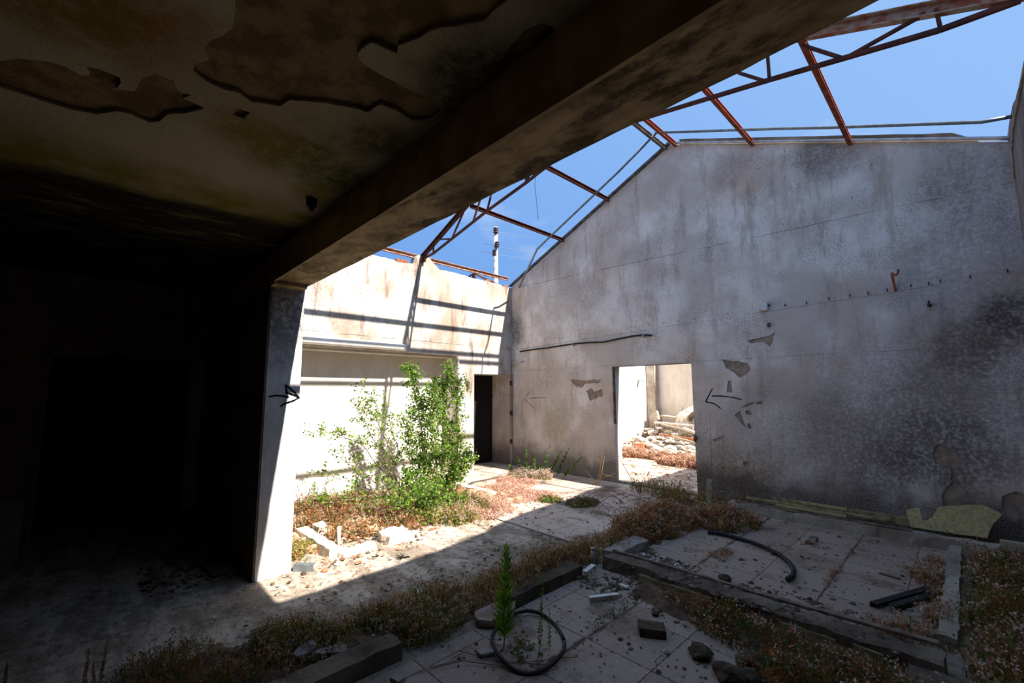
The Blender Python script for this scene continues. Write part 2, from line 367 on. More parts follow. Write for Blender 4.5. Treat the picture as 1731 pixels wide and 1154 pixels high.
def sheet(name, outer, holes, thick, frame, mat, parent=None):
    """flat plate with holes; frame maps (u, v, w) to world, thickness along w from 0 to thick"""
    cu = bpy.data.curves.new(name, 'CURVE'); cu.dimensions = '2D'; cu.fill_mode = 'BOTH'; cu.extrude = thick/2
    for poly in [outer]+list(holes):
        sp = cu.splines.new('POLY'); sp.points.add(len(poly)-1)
        for i, (x, y) in enumerate(poly): sp.points[i].co = (x, y, 0, 1)
        sp.use_cyclic_u = True
    tmp = bpy.data.objects.new('tmp', cu); COL.objects.link(tmp)
    dg = bpy.context.evaluated_depsgraph_get(); me = bpy.data.meshes.new_from_object(tmp.evaluated_get(dg))
    bpy.data.objects.remove(tmp); bpy.data.curves.remove(cu)
    for v in me.vertices: v.co = frame(v.co.x, v.co.y, v.co.z+thick/2)
    me.name = name; o = bpy.data.objects.new(name, me); COL.objects.link(o); me.materials.clear(); me.materials.append(mat)
    b_ = bmesh.new(); b_.from_mesh(me); bmesh.ops.remove_doubles(b_, verts=b_.verts[:], dist=1e-5); bmesh.ops.recalc_face_normals(b_, faces=b_.faces[:]); b_.to_mesh(me); b_.free()
    if parent: o.parent = parent
    return o

# ============================================================ THE SHELL
XL, YG, XR = -7.25, 6.95, .55
# -- gable wall: bare core, plaster skin with the fallen patches cut out
def zroof(x): return 4.10 + .4535*(x-XL) if x < -3.22 else 5.925 - .425*(x+3.22)
gcore = [(-7.95, -.1), (-7.95, 2.2), (XL-.2, 2.2), (XL-.2, 4.02), (XL, 4.10), (-3.22, 5.925), (XR+.2, zroof(XR+.2)), (XR+.2, -.1), (-3.052, -.1), (-3.052, 2.10), (-4.528, 2.10), (-4.528, -.1)]
wg = struct(sheet('wall_gable', gcore, [], .20, lambda u, v, w: Vector((u, YG+.012+w, v)), m_core))
gpl = [(-7.95, -.02), (-7.95, 2.1), (XL, 2.1), (XL, 4.09), (-3.22, 5.915), (XR, zroof(XR)-.01), (XR, -.02), (-3.052, -.02), (-3.052, 2.10), (-4.528, 2.10), (-4.528, -.02)]
def GP(pts, amp=.02, seed=1):
    return jag([(G(*p).x, G(*p).z) for p in pts], .012, amp, seed)
c3 = lambda pts: [(1231+x/3.462, 700+y/3.462) for x, y in pts]
holes = [GP([(1220, 607), (1243, 610), (1264, 612), (1268, 625), (1262, 634), (1250, 638), (1240, 629), (1226, 621)]),
    GP([(1229, 645), (1236, 641), (1237, 662), (1228, 663)]),
    GP([(965, 642), (992, 642), (1016, 641), (1014, 646), (990, 648), (984, 656), (974, 651)]),
    GP([(990, 660), (1000, 655), (1005, 662), (1018, 657), (1019, 669), (1008, 673), (998, 678), (994, 668)]),
    GP([(1263, 575), (1284, 571), (1303, 566), (1310, 561), (1307, 576), (1301, 586), (1291, 578), (1270, 580)], .008),
    GP([(1242, 701), (1251, 694), (1255, 704), (1258, 716), (1264, 724), (1256, 719), (1248, 709)], .008),
    GP([(1259, 695), (1268, 694), (1272, 701), (1262, 701)], .006), GP([(1262, 716), (1267, 715), (1272, 724), (1266, 725)], .005),
    GP([(1252, 690), (1262, 683), (1275, 679), (1276, 682), (1265, 686)], .004), GP([(1278, 680), (1288, 677), (1290, 682), (1281, 684)], .005),
    GP([(1205, 743), (1218, 738), (1224, 735), (1220, 743), (1208, 747)], .006), GP([(1256, 780), (1262, 779), (1269, 786), (1262, 790), (1256, 786)], .006),
    GP(c3([(1195, 230), (1210, 190), (1250, 175), (1300, 200), (1380, 290), (1330, 340), (1340, 400), (1410, 450), (1430, 500), (1350, 520), (1350, 550), (1265, 550), (1250, 480), (1275, 430), (1310, 400), (1300, 300), (1210, 290)]), .012),
    GP(c3([(1610, 480), (1680, 450), (1731, 470), (1731, 600), (1640, 640), (1600, 560)]), .01)]
gp = sheet('plaster', gpl, holes, .012, lambda u, v, w: Vector((u, YG+w, v)), m_gable, wg)
# door reveal plaster
b = MB(); b.box(-4.540, -4.525, YG+.004, YG+.215, 0, 2.10); b.box(-3.055, -3.040, YG+.012, YG+.215, 0, 2.1); b.box(-4.54, -3.04, YG+.012, YG+.215, 2.10, 2.112)
rv = b.done('reveal', m_white, wg)
# left door wooden strip remains and hole
b = MB(); b.box(-4.545, -4.518, YG-.006, YG+.05, 1.05, 2.10); o = b.done('door_frame_strip', m_wood, wg); o['label'] = 'dark leftover strip of door frame'

# -- courtyard wall in the sun, with broken top
ptop = [(1.43, 4.12), (2.6, 4.13), (3.55, 4.12), (3.9, 4.12), (3.95, 4.10), (4.35, 4.13), (4.40, 4.33), (4.62, 4.36), (4.72, 4.27), (4.80, 4.20), (4.90, 4.13), (5.3, 4.14), (5.8, 4.11), (6.3, 4.12), (6.95, 4.06)]
ptop = [(y, z+noise.noise(Vector((y*8, 0, 3)))*.025) for y, z in [p for a_, c_ in zip(ptop, ptop[1:]) for p in [(a_[0]+(c_[0]-a_[0])*k/5, a_[1]+(c_[1]-a_[1])*k/5) for k in range(5)]]+[ptop[-1]]]
wl = [(1.40, 2.40), (1.40, 4.1)] + ptop + [(6.96, 4.0), (6.96, 2.03), (5.83, 2.03), (5.83, 0), (5.83, -.2), (5.43, -.2), (5.43, 2.32), (5.40, 2.40)]
wleft = struct(sheet('wall_left', wl, [], .24, lambda u, v, w: Vector((XL-w, u, v)), m_lit))
b = MB(); b.box(-8.0, -7.78, 1.0, 5.9, -.2, 2.5); rc = struct(b.done('wall_recess', m_litlow))
b = MB(); b.box(-7.80, XL-.24, 5.43, 5.83, -.2, 2.4); b.box(-7.80, XL-.23, 1.3, 5.45, 2.36, 2.5); b.box(-7.95, XL-.23, 5.83, 7.1, 2.03, 2.2); b.done('pier_return', m_litlow, wleft)
b = MB()
n_ = 24
for k in range(n_):
    pass
prof = [(XL+.0, 2.42), (XL+.06, 2.425), (XL+.085, 2.45), (XL+.085, 2.50), (XL+.06, 2.535), (XL, 2.55)]
va = [b.b.verts.new((x, 1.43, z)) for x, z in prof]; vb = [b.b.verts.new((x, 4.15, z-.01)) for x, z in prof]
for i in range(len(prof)-1): b.b.faces.new((va[i], va[i+1], vb[i+1], vb[i]))
b.b.faces.new(va); b.b.faces.new(vb[::-1])
struct(b.done('trim_1', m_white))
# doorway at the corner: dark boarded opening, hinge post
b = MB(); b.box(-7.97, -7.94, 5.80, 6.96, -.1, 2.05); b.box(-7.935, -7.92, 5.8, 6.96, 1.52, 1.56); struct(b.done('door_1', m_black))
b = MB(); b.box(XL-.03, XL+.03, YG-.035, YG-.002, 0, 2.03); fr = struct(b.done('trim_2', m_kerbwhite))
for z in (1.84, 1.16, .52):
    b = MB(); b.box(XL-.035, XL+.036, YG-.045, YG-.034, z-.05, z+.05); b.tube([(XL+.036, YG-.045, z-.06), (XL+.036, YG-.045, z+.06)], .008); b.done('hinge', m_rust, fr)

# -- right wall with ragged top
rt = [(-3.6, 3.95), (1.0, 3.93), (1.7, 3.90), (2.6, 3.93), (3.2, 3.97), (3.8, 4.05), (4.3, 4.19), (4.9, 4.28), (5.5, 4.30), (6.0, 4.34), (6.3, 4.42), (7.0, 4.42), (7.2, 4.2), (9, 4.2), (13.5, 4.2)]
rt2 = []
for a_, c_ in zip(rt, rt[1:]):
    nn = max(2, int((c_[0]-a_[0])/.12))
    for k in range(nn):
        y = a_[0]+(c_[0]-a_[0])*k/nn; rt2.append((y, a_[1]+(c_[1]-a_[1])*k/nn+noise.noise(Vector((y*5, 1, 0)))*.03))
wr = struct(sheet('wall_right', [(-3.6, -.1)]+rt2+[(13.5, 4.2), (13.5, -.1)], [], .22, lambda u, v, w: Vector((XR+w, u, v)), m_side))
# -- partition wall whose end looks like a column
b = MB(); b.box(-6.75, -4.45, 1.135, 1.43, -.05, 2.70); wp = struct(b.done('wall_partition', m_part))
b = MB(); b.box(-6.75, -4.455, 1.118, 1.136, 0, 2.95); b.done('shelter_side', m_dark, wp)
# -- wall with the wide dark doorway
dk = [(-3.6, -.05), (-3.6, 3.0), (1.2, 3.0), (1.2, -.05), (1.03, -.05), (1.03, 2.08), (-.395, 2.08), (-.395, -.05)]
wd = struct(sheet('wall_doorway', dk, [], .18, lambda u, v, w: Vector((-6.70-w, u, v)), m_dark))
b = MB(); b.box(-6.72, -6.68, -.40, -.355, 0, 2.10); b.box(-6.72, -6.68, .99, 1.035, 0, 2.10); b.box(-6.72, -6.68, -.40, 1.035, 2.06, 2.10); struct(b.done('trim_3', m_dark))
# closed rooms behind
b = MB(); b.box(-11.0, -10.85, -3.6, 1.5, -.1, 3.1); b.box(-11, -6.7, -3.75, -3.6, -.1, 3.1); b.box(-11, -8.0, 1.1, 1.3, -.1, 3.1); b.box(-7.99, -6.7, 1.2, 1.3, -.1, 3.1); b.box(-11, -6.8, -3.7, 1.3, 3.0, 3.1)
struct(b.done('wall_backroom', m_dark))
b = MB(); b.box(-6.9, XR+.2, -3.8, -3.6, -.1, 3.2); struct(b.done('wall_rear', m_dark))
# -- ceiling slab + plaster skin
b = MB(); b.box(-6.9, XR+.2, -3.8, 1.14, 2.968, 3.2); cl = struct(b.done('ceiling', m_ceilcore))
Cp = lambda px, py: (lambda p: (p.x, p.y))(at('Z', 2.95, px, py))
s0 = lambda pts: [Cp(x/2.885, y/2.885) for x, y in pts]
s1 = lambda pts: [Cp(560+x/2.885, y/2.885) for x, y in pts]
h1 = jag(s0([(-60, 300), (10, 290), (80, 280), (230, 300), (330, 330), (400, 370), (445, 368), (400, 322), (480, 335), (585, 380), (592, 412), (560, 435), (650, 450), (690, 385), (760, 360), (850, 395), (865, 430), (890, 458), (935, 462), (890, 480), (1000, 525), (930, 545), (820, 560), (790, 595), (730, 600), (640, 560), (560, 545), (470, 560), (350, 535), (240, 505), (120, 460), (0, 425), (-60, 400)]), .04, .010, 2)
h2 = jag(s0([(1135, 560), (1160, 528), (1220, 550), (1190, 580)]), .03, .006, 3)
h3 = jag(s0([(1250, -300), (1150, 0), (1145, 60), (1130, 130), (1080, 170), (1010, 215), (990, 240), (1025, 295), (960, 310), (950, 350), (1000, 400), (1100, 440), (1170, 450), (1230, 500), (1370, 520), (1420, 490), (1600, 505)])
    + s1([(0, 510), (80, 520), (180, 545), (250, 510), (330, 540), (390, 590), (480, 585), (540, 540), (500, 500), (370, 430), (250, 370), (130, 300), (115, 260), (190, 205), (310, 255), (325, 215), (440, 185), (480, 160), (660, 105), (740, 105), (800, 60), (870, 0), (1000, -150)]), .04, .012, 4)
h4 = jag(s1([(830, 285), (870, 220), (940, 150), (1030, 115), (1080, 130), (1095, 165), (1060, 240), (1000, 290), (890, 335), (840, 325)]), .03, .008, 5)
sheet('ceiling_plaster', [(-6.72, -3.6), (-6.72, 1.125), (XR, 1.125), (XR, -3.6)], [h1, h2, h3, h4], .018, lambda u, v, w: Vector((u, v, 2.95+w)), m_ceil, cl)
# -- the edge beam
b = MB()
b.rough(-6.75, XR+.1, 1.125, 1.435, 2.68, 3.25, .004, .09, 4)
for v in b.b.verts:
    if v.co.z < 2.70: v.co.z = 2.68 + noise.noise(v.co*6)*.004
bm_ = struct(b.done('trim_4', m_beam))
b = MB(); b.box(-6.75, XR, 1.108, 1.126, 2.665, 2.965); b.done('beam_side', m_beamin, bm_)
b = MB(); b.rough(-4.62, -4.30, 1.12, 1.40, 2.64, 2.70, .015, .05, 8); b.done('patched_plaster', m_beam, bm_)

# -- beyond the gable door
b = MB(); b.box(XL-.2, XL, 7.15, 13.4, -.1, 4.1); struct(b.done('wall_court_left', m_white))
b = MB(); b.box(XL, XL+.30, 13.05, 13.3, -.1, 4.1); struct(b.done('trim_5', m_lit))
b = MB(); b.box(XL-.2, XR+.2, 13.3, 13.5, -.1, 4.1); struct(b.done('wall_court_back', m_white))

# -- floors
def grid(name, x0, x1, y0, y1, z, mat, amp=.0, seg=.12, parent=None, fn=None):
    b = MB(); nx = max(1, int((x1-x0)/seg)); ny = max(1, int((y1-y0)/seg)); V = []
    for i in range(nx+1):
        row = []
        for j in range(ny+1):
            x = x0+(x1-x0)*i/nx; y = y0+(y1-y0)*j/ny
            zz = z + amp*noise.fractal(Vector((x*2.2, y*2.2, 0)), .8, 2, 4) + (fn(x, y) if fn else 0)
            row.append(b.b.verts.new((x, y, zz)))
        V.append(row)
    for i in range(nx):
        for j in range(ny): b.b.faces.new((V[i][j], V[i+1][j], V[i+1][j+1], V[i][j+1]))
    return b.done(name, mat, parent, smooth=amp > 0)
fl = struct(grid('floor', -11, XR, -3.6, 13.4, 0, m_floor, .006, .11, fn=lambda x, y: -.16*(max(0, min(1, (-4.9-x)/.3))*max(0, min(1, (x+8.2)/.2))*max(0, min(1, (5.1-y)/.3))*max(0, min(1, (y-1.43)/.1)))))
struct(grid('floor_tiled_front', -2.5, XR, -.5, 3.52, .012, m_tile))
struct(grid('floor_tiled_middle', -2.46, -.27, 3.75, 6.42, .014, m_tile))
struct(grid('floor_tiled_corner', -7.25, -2.6, 3.9, 6.9, .010, m_tile_far, fn=lambda x, y: -.16*(max(0, min(1, (-4.9-x)/.3))*max(0, min(1, (5.1-y)/.3)))))
struct(grid('floor_court', -7.25, XR, 7.16, 13.3, .006, m_tile_far))
b = MB(); b.box(-60, 60, -60, 60, -.5, -.35); struct(b.done('ground', m_soil))
b = MB(); b.rough(-4.53, -3.05, YG+.0, YG+.2, 0, .035, .004, .1, 2); struct(b.done('trim_6', m_slab))

# ============================================================ PAINTED MARKS
def strokes(name, segs, plane, val, w, parent, off=.002):
    b = MB(); ax = 'XYZ'.index(plane); nrm = Vector((0, 0, 0)); nrm[ax] = 1
    sgn = 1 if plane == 'X' else -1
    for seg in segs:
        P = [at(plane, val, *p) for p in seg]
        for p in P: p[ax] = val + sgn*off
        for p, q in zip(P, P[1:]): b.bar(p, q, .003, w*random.uniform(.85, 1.1), nrm.cross(q-p))
        for p in P: 
            r = w*.52; a1 = Vector((0, 1, 0)) if plane == 'X' else Vector((1, 0, 0)); a2 = Vector((0, 0, 1))
            ring = [p + nrm*sgn*.0015 + a1*r*cos(k*pi/4) + a2*r*sin(k*pi/4) for k in range(8)]; b.face(ring)
    return b.done(name, m_blackpaint, parent)
o = strokes('painted_arrow', [[(456, 670), (466, 668), (478, 669), (487, 671)], [(483, 651), (484, 658), (485, 665)], [(483, 651), (490, 656), (498, 663), (505, 672)], [(484, 663), (492, 666), (498, 668), (505, 672)], [(475, 686), (481, 682), (487, 680), (496, 677), (505, 672)]], 'X', -4.45, .018, wp)
o['label'] = 'thick black painted arrow pointing right'
o = strokes('painted_arrow', [[(1204, 657), (1198, 668), (1193, 679)], [(1193, 679), (1205, 681), (1212, 685), (1218, 690)], [(1204, 669), (1220, 669), (1237, 671), (1253, 675)]], 'Y', YG, .016, wg, .003)
o['label'] = 'bold black arrow pointing left beside the open doorway'
o = strokes('painted_arrow', [[(896, 661), (891, 668), (887, 675)], [(887, 675), (895, 682), (903, 690)], [(897, 673), (910, 672), (925, 672)]], 'Y', YG, .009, wg, .003)
o['label'] = 'thin black arrow pointing left near the corner'
Sx = lambda pts: [(360+x/10.82, 630+y/10.82) for x, y in pts]
o = strokes('painted_word', [Sx(s) for s in [[(220, 480), (185, 650), (245, 830)], [(215, 635), (300, 610), (400, 590)],
    [(560, 290), (520, 250), (475, 330), (490, 410), (545, 470), (540, 580), (500, 640), (465, 590)],
    [(580, 640), (590, 450), (605, 290), (620, 450), (635, 650)], [(585, 500), (630, 490)], [(690, 260), (685, 640)],
    [(735, 200), (735, 540)], [(735, 200), (780, 280), (785, 440), (735, 540)], [(820, 560), (850, 200), (885, 550)], [(835, 400), (870, 390)], [(830, 150), (850, 120), (870, 150), (890, 125)]]], 'Y', 1.118, .02, wp, .003)
o['label'] = 'black painted word SAIDA with arrow pointing left'
o = strokes('scribble', [[(1118, 690), (1119, 695)], [(1155, 688), (1153, 694)]], 'Y', 6.95, .005, wg, .003)

# ============================================================ ROOF STEEL
def truss(name, label, y, x0, x1, dz=0.0, zf=zroof, partial=False):
    root = empty(name, (x0, y, zf(x0)), label, 'roof truss')
    P = lambda x, z: (x, y, z+dz)
    bc = [(-7.20, 4.25), (-6.83, 4.28), (-6.29, 4.40), (-5.26, 4.63), (-4.35, 4.79), (-4.1, 4.85), (-3.22, 5.02), (-2.15, 4.835), (-1.06, 4.63), (-.475, 4.51), (.1, 4.395), (.50, 4.36)]
    b = MB(); b.channel(P(-7.30, 4.27), P(-3.22, 6.02), .06, .07, .008); child(b.done('top_chord', m_rust), root)
    b = MB(); b.channel(P(-3.22, 5.90), P(.55, 4.40), .06, .10, .008); child(b.done('top_chord', m_rustworn), root)
    b = MB()
    for p, q in zip(bc, bc[1:]): b.bar(P(*p), P(*q), .035, .035)
    child(b.done('bottom_chord', m_rust), root)
    webs = [((-6.83, 4.28), (-6.84, 4.46)), ((-6.70, 4.52), (-6.24, 4.41)), ((-6.24, 4.41), (-5.86, 4.86)), ((-5.62, 4.56), (-5.30, 5.12)), ((-5.26, 4.62), (-5.0, 5.25)), ((-4.35, 4.78), (-4.34, 5.5)), ((-4.35, 4.78), (-3.75, 5.75)),
        ((-3.22, 5.02), (-3.22, 5.9)), ((-2.4, 4.87), (-2.4, 5.55)), ((-2.4, 4.87), (-1.9, 5.33)), ((-1.33, 4.86), (-1.10, 4.64)), ((-1.06, 4.63), (-1.06, 4.98)), ((-.78, 4.82), (-.50, 4.52)), ((-.46, 4.51), (.03, 4.58)), ((.10, 4.40), (.09, 4.58))]
    for p, q in webs: b = MB(); b.bar(P(*p), P(*q), .026, .026); child(b.done('strut', m_rust), root)
    b = MB(); b.box(-7.34, -7.16, y-.05, y+.05, 4.20+dz, 4.26+dz); child(b.done('base_plate', m_rust), root)
    return root
truss('roof_truss', 'rust red steel truss crossing the open roof parallel to the gable wall', 4.48, XL, XR)
def purlin(x, y0, y1, mat, label, w=.05, h=.06, dz=.0, loc=None):
    z = zroof(x)+dz; b = MB(); b.channel((x, y0, z), (x, y1, z), w, h, .006)
    o = b.done('roof_purlin', mat, origin=(x, y1, z)); return tag(o, label, 'roof beam', 'rusty purlins of the open roof')
purlin(-4.50, 1.55, 6.98, m_rust, 'dark rusty purlin on the left slope, nearer the ridge of the two')
purlin(-5.64, 4.44, 6.98, m_rust, 'short dark rusty purlin low on the left roof slope')
purlin(-3.30, 1.55, 6.98, m_darkflash, 'dark grey purlin at the ridge above the gable peak')
purlin(-3.12, 1.55, 6.98, m_rustbright, 'orange rusty purlin at the ridge beside the dark grey one')
purlin(-1.93, 1.55, 6.98, m_rustbright, 'orange rusty purlin on the right slope, first right of the gable peak', dz=0)
purlin(-.78, 1.55, 6.98, m_rustbright, 'orange rusty purlin on the right slope, furthest right')
b = MB(); b.channel((-7.40, 1.5, 4.35), (-7.40, 7.0, 4.33), .05, .07, .007); b.box(-7.43, -7.37, 3.4, 3.46, 4.0, 4.32)
tag(b.done('eave_beam', m_rustworn), 'flaking rust red eave beam behind the broken top of the sunlit wall', 'roof beam')
# small truss of the next bay behind the sunlit wall
rt_ = empty('neighbour_truss', (-7.5, 5.98, 4.3), 'small dark steel struts below the eave beam near the corner', 'roof truss')
for p, q in [((-7.45, 5.95, 4.28), (-7.7, 5.6, 4.0)), ((-7.45, 5.95, 4.28), (-7.6, 6.0, 4.0)), ((-7.45, 5.95, 4.28), (-7.7, 6.35, 4.0)), ((-7.42, 5.95, 4.28), (-7.42, 6.85, 4.12))]:
    b = MB(); b.bar(p, q, .03, .03); child(b.done('strut', m_rust), rt_)
b = MB(); b.tube([(-6.95, 6.90, 4.03), (-6.35, 6.62, 4.36), (-6.0, 6.5, 4.62), (-5.63, 6.5, 4.80), (-4.0, 6.5, 5.56), (-3.22, 6.42, 5.90)], .020, 8)
tag(b.done('gable_tube', m_zinc, smooth=True), 'grey steel tube running up the left slope in front of the gable', 'tube')
b = MB(); b.tube([(-3.22, 6.42, 5.92), (-1.5, 6.42, 5.19), (-.9, 6.43, 4.93), (.35, 6.42, 4.40), (XR+.01, 6.42, 4.36)], .020, 8)
tag(b.done('gable_tube', m_zinc, smooth=True), 'grey steel tube running down the right slope to the right wall', 'tube')
b = MB(); b.bar((XL-.02, YG-.03, zroof(XL)+.02), (-3.22, YG-.03, 5.945), .09, .028); struct(b.done('trim_7', m_darkflash))
b = MB(); b.bar((-3.22, YG-.03, 5.945), (XR, YG-.03, zroof(XR)+.02), .07, .022); struct(b.done('trim_8', m_flash))
b = MB(); x = -3.1
pr = []
while x < .25: pr.append((x, zroof(x)+.15+noise.noise(Vector((x*4, 0, 0)))*.008)); x += .12
pr += [(.30, zroof(.3)+.08), (.36, zroof(.36)+.02)]
struct(sheet('trim_9', [(-3.1, zroof(-3.1)-.05)]+pr+[(.36, zroof(.36)-.05)], [], .12, lambda u, v, w: Vector((u, YG+.10+w, v)), m_kerb))
# bent drip rope of mortar down the right wall corner
b = MB(); b.tube([(XR-.012, YG-.12, 3.86), (XR-.012, 6.70, 4.10), (XR-.012, 6.3, 4.20), (XR-.012, 5.5, 4.20), (XR-.012, 4.6, 4.15)], .009, 6)
tag(b.done('conduit', m_woodpale), 'pale thin conduit along the top of the right wall', 'conduit')
# hanging wire
p0 = at('Y', 4.48, 905, 300); b = MB(); b.tube([p0, at('Y', 4.48, 904, 315), at('Y', 4.48, 907, 340), at('Y', 4.48, 910, 372)], .004, 5)
tag(b.done('hanging_wire', m_rubber), 'thin black wire dangling from the truss against the sky', 'wire')
# bricks left on the wall top
for (y, z, lab) in [(4.02, 4.12, 'broken hollow red brick on the sunlit wall top, left of the truss foot'), (4.14, 4.12, 'hollow red brick on the sunlit wall top, next to the truss foot'), (6.24, 4.11, 'hollow red brick on the sunlit wall top near the corner'), (6.78, 4.07, 'broken red brick on the sunlit wall top in the very corner')]:
    b = MB(); b.mi = 0
    w_, h_, d_ = .10, .055, .09
    for i in range(4): b.box(XL-.16+d_*0, XL-.02, y-w_/2+i*w_/3-.006, y-w_/2+i*w_/3+.006, z, z+h_)
    for k in range(3): b.box(XL-.16, XL-.02, y-w_/2, y+w_/2, z+k*(h_-.008)/2, z+k*(h_-.008)/2+.009)
    tag(b.done('hollow_brick', m_brick), lab, 'brick', 'hollow bricks on the wall top')
b = MB()
for k in range(7): b.rock((XL-.08, 4.72+k*.055, 4.30-k*.034), .035, (1, 1, .7), k, 1)
tag(b.done('brick_chunks', m_brick), 'stepped red brick chunks exposed beside the plaster peak', 'brick', kind='stuff')

# ============================================================ ON THE GABLE WALL
def onG(px, py, off=0): p = G(px, py); p.y -= off; return p
pts = [onG(x, y, .02) for x, y in [(880, 594), (900, 591), (925, 588), (950, 584), (972, 581), (995, 579), (1022, 578), (1045, 573), (1070, 568), (1090, 566), (1103, 567)]]
root = empty('black_cable', pts[0], 'sagging black cable pinned along the gable wall above the doorway', 'cable')
b = MB(); b.tube(pts, .015, 8); child(b.done('cable', m_rubber, smooth=True), root)
for px, py in [(970, 582), (1089, 567)]:
    p = onG(px, py, .022); b = MB(); b.box(p.x-.012, p.x+.012, p.y-.02, YG, p.z-.035, p.z+.03); child(b.done('clip', m_pvc), root)
p = onG(1291, 519, 0); root = empty('junction_box', p, 'small white square junction box on the gable wall', 'electrical box')
b = MB(); b.box(p.x-.06, p.x+.06, YG-.06, YG+.001, p.z-.055, p.z+.055); bmesh.ops.bevel(b.b, geom=b.b.edges[:], offset=.006, segments=2, affect='EDGES'); child(b.done('body', m_plastic), root)
b = MB(); b.tube([(p.x+.06, YG-.015, p.z+.01), (p.x+.085, YG-.015, p.z+.02)], .010); child(b.done('conduit_stub', m_rubber), root)
p = onG(1300, 549, 0); b = MB(); b.box(p.x-.015, p.x+.015, YG-.03, YG+.001, p.z-.03, p.z+.03); b.tube([(p.x, YG-.04, p.z), (p.x, YG, p.z)], .018)
tag(b.done('cable_clamp', m_kerb), 'small grey clamp just below the white junction box', 'clamp')
a = onG(1514, 492); c = onG(1509, 464, .10); d = onG(1516, 469, .14); e_ = onG(1520, 466, .15); f_ = onG(1521, 459, .15)
b = MB(); b.bar(a, c, .022, .022); b.bar(c, d, .02, .02); b.bar(d, e_, .02, .02); b.bar(e_, f_, .022, .022)
tag(b.done('wall_bracket', m_rustbright), 'bent rusty iron bracket sticking out of the gable wall', 'bracket')
first = None
hooks = [(1328, 516), (1364, 512), (1402, 505), (1437, 500), (1468, 496), (1500, 491), (1540, 483), (1570, 480), (1590, 476), (1640, 469), (1703, 459), (1230, 530), (1175, 539), (1148, 543), (1122, 546), (1098, 549), (1074, 553), (1052, 556), (1031, 559), (992, 564), (973, 568), (938, 571), (922, 575)]
for i, (px, py) in enumerate(hooks):
    p = onG(px, py); p.y = YG
    if first is None:
        b = MB(); b.tube([(0, .002, 0), (0, -.03, .005)], .006, 6); b.tube([(0, -.03, .022), (0, -.032, -.018)], .006, 6); first = b.done('wall_pin', m_rust); o = first
    else: o = first.copy(); COL.objects.link(o)
    o.location = p
    if px < 1260: o.scale = (.6, .6, .6)
    tag(o, 'tiny rusty pin in the long row across the gable wall', 'pin', 'rusty pins in a row across the gable wall')
p = onG(1571, 516); b = MB(); b.tube([(p.x, YG, p.z), (p.x, YG-.05, p.z)], .02); b.tube([(p.x, YG-.05, p.z-.02), (p.x, YG-.05, p.z+.05)], .009)
tag(b.done('pipe_hook', m_rust), 'rusty hook at the right end of the groove on the gable wall', 'hook')
p = Vector((XL+.06, YG-.02, 2.28)); q = at('Y', 6.62, 884, 611)
b = MB(); b.tube([p, q], .022, 10, False); b.tube([p, q], .017, 10)
tag(b.done('drain_spout', m_pvc, smooth=True), 'short grey pipe spout poking out at the corner above the dark door', 'pipe')
p = at('X', XL, 790, 650); b = MB(); b.rock((XL+.03, p.y, p.z+.03), .05, (.5, .8, 1.4), 3, 2); b.box(XL, XL+.05, p.y-.02, p.y+.02, p.z-.10, p.z)
tag(b.done('wall_lamp_base', m_kerb), 'broken lamp base on the white pier beside the dark door', 'lamp base')
p = at('Z', 2.95, 527, 337); b = MB(); b.tube([(p.x, p.y, 2.955), (p.x, p.y, 2.90)], .035, 10); b.tube([(p.x, p.y, 2.90), (p.x+.01, p.y, 2.865)], .018, 8)
tag(b.done('ceiling_socket', m_rubber), 'black lamp socket on the mouldy ceiling', 'lamp socket')
# spindly rusty door hinge on right jamb of gable door
b = MB(); b.box(-3.06, -3.04, YG-.02, YG+.02, .84, .96); b.rock((-3.045, YG-.02, .9), .03, (1, .5, 1.4), 2, 1); tag(b.done('hinge_remnant', m_rustbright), 'rusty hinge remnant on the right jamb of the open doorway', 'hinge')

# ============================================================ KERBS AND FLOOR THINGS
def kerb(pieces, name, label, mat, cap=None, j=.014, seed=0):
    b = MB()
    for pc in pieces: b.rough(*pc, j, .06, seed)
    return tag(b.done(name, mat, smooth=False), label, 'kerb')
kA = kerb([(-2.50, -.22, 3.56, 3.74, -.01, .105)], 'kerb', 'long mossy kerb across the tiled floor from the small post to the weeds', m_kerb, j=.026, seed=1)
b = MB(); b.rough(-2.1, -1.5, 3.535, 3.556, -.005, .065, .010, .05, 5); b.rough(-1.02, -.72, 3.535, 3.556, -.005, .06, .010, .05, 6); b.rough(-.62, -.48, 3.535, 3.556, -.005, .07, .010, .05, 7); b.done('painted_face', m_kerbpaint, kA)
b = MB(); b.bar((-2.50, 3.745, .12), (-1.3, 3.76, .122), .035, .015); b.bar((-1.35, 3.80, .10), (-.25, 3.84, .11), .05, .02); b.done('wood_batten', m_wood, kA)
kerb([(-2.66, -2.52, 2.42, 3.28, -.01, .095)], 'kerb', 'dark kerb stub left of the small post, behind the tall green weed', m_kerbdark, seed=2)
kerb([(-2.62, -2.44, 3.74, 4.32, -.01, .10)], 'kerb', 'broken grey kerb block beyond the small post, amid rust coloured weeds', m_slab, seed=3)
kerb([(-2.72, -2.56, .45, 1.50, -.01, .105)], 'kerb', 'brown kerb at the bottom edge, pointing away from the camera', m_kerb, seed=4)
kE = kerb([(-.26, -.17, 4.05, 6.42, -.01, .09)], 'kerb', 'narrow whitish kerb on the right running towards the foam board', m_kerbwhite, seed=5)
kerb([(-2.42, .45, 6.46, 6.60, -.01, .125)], 'kerb', 'long pale kerb parallel to the gable wall with boards on it', m_kerbwhite, seed=6)
kerb([(-.36, -.16, 2.6, 3.5, -.01, .09)], 'kerb', 'overgrown grey kerb with two white edges at the bottom right', m_kerb, seed=7)
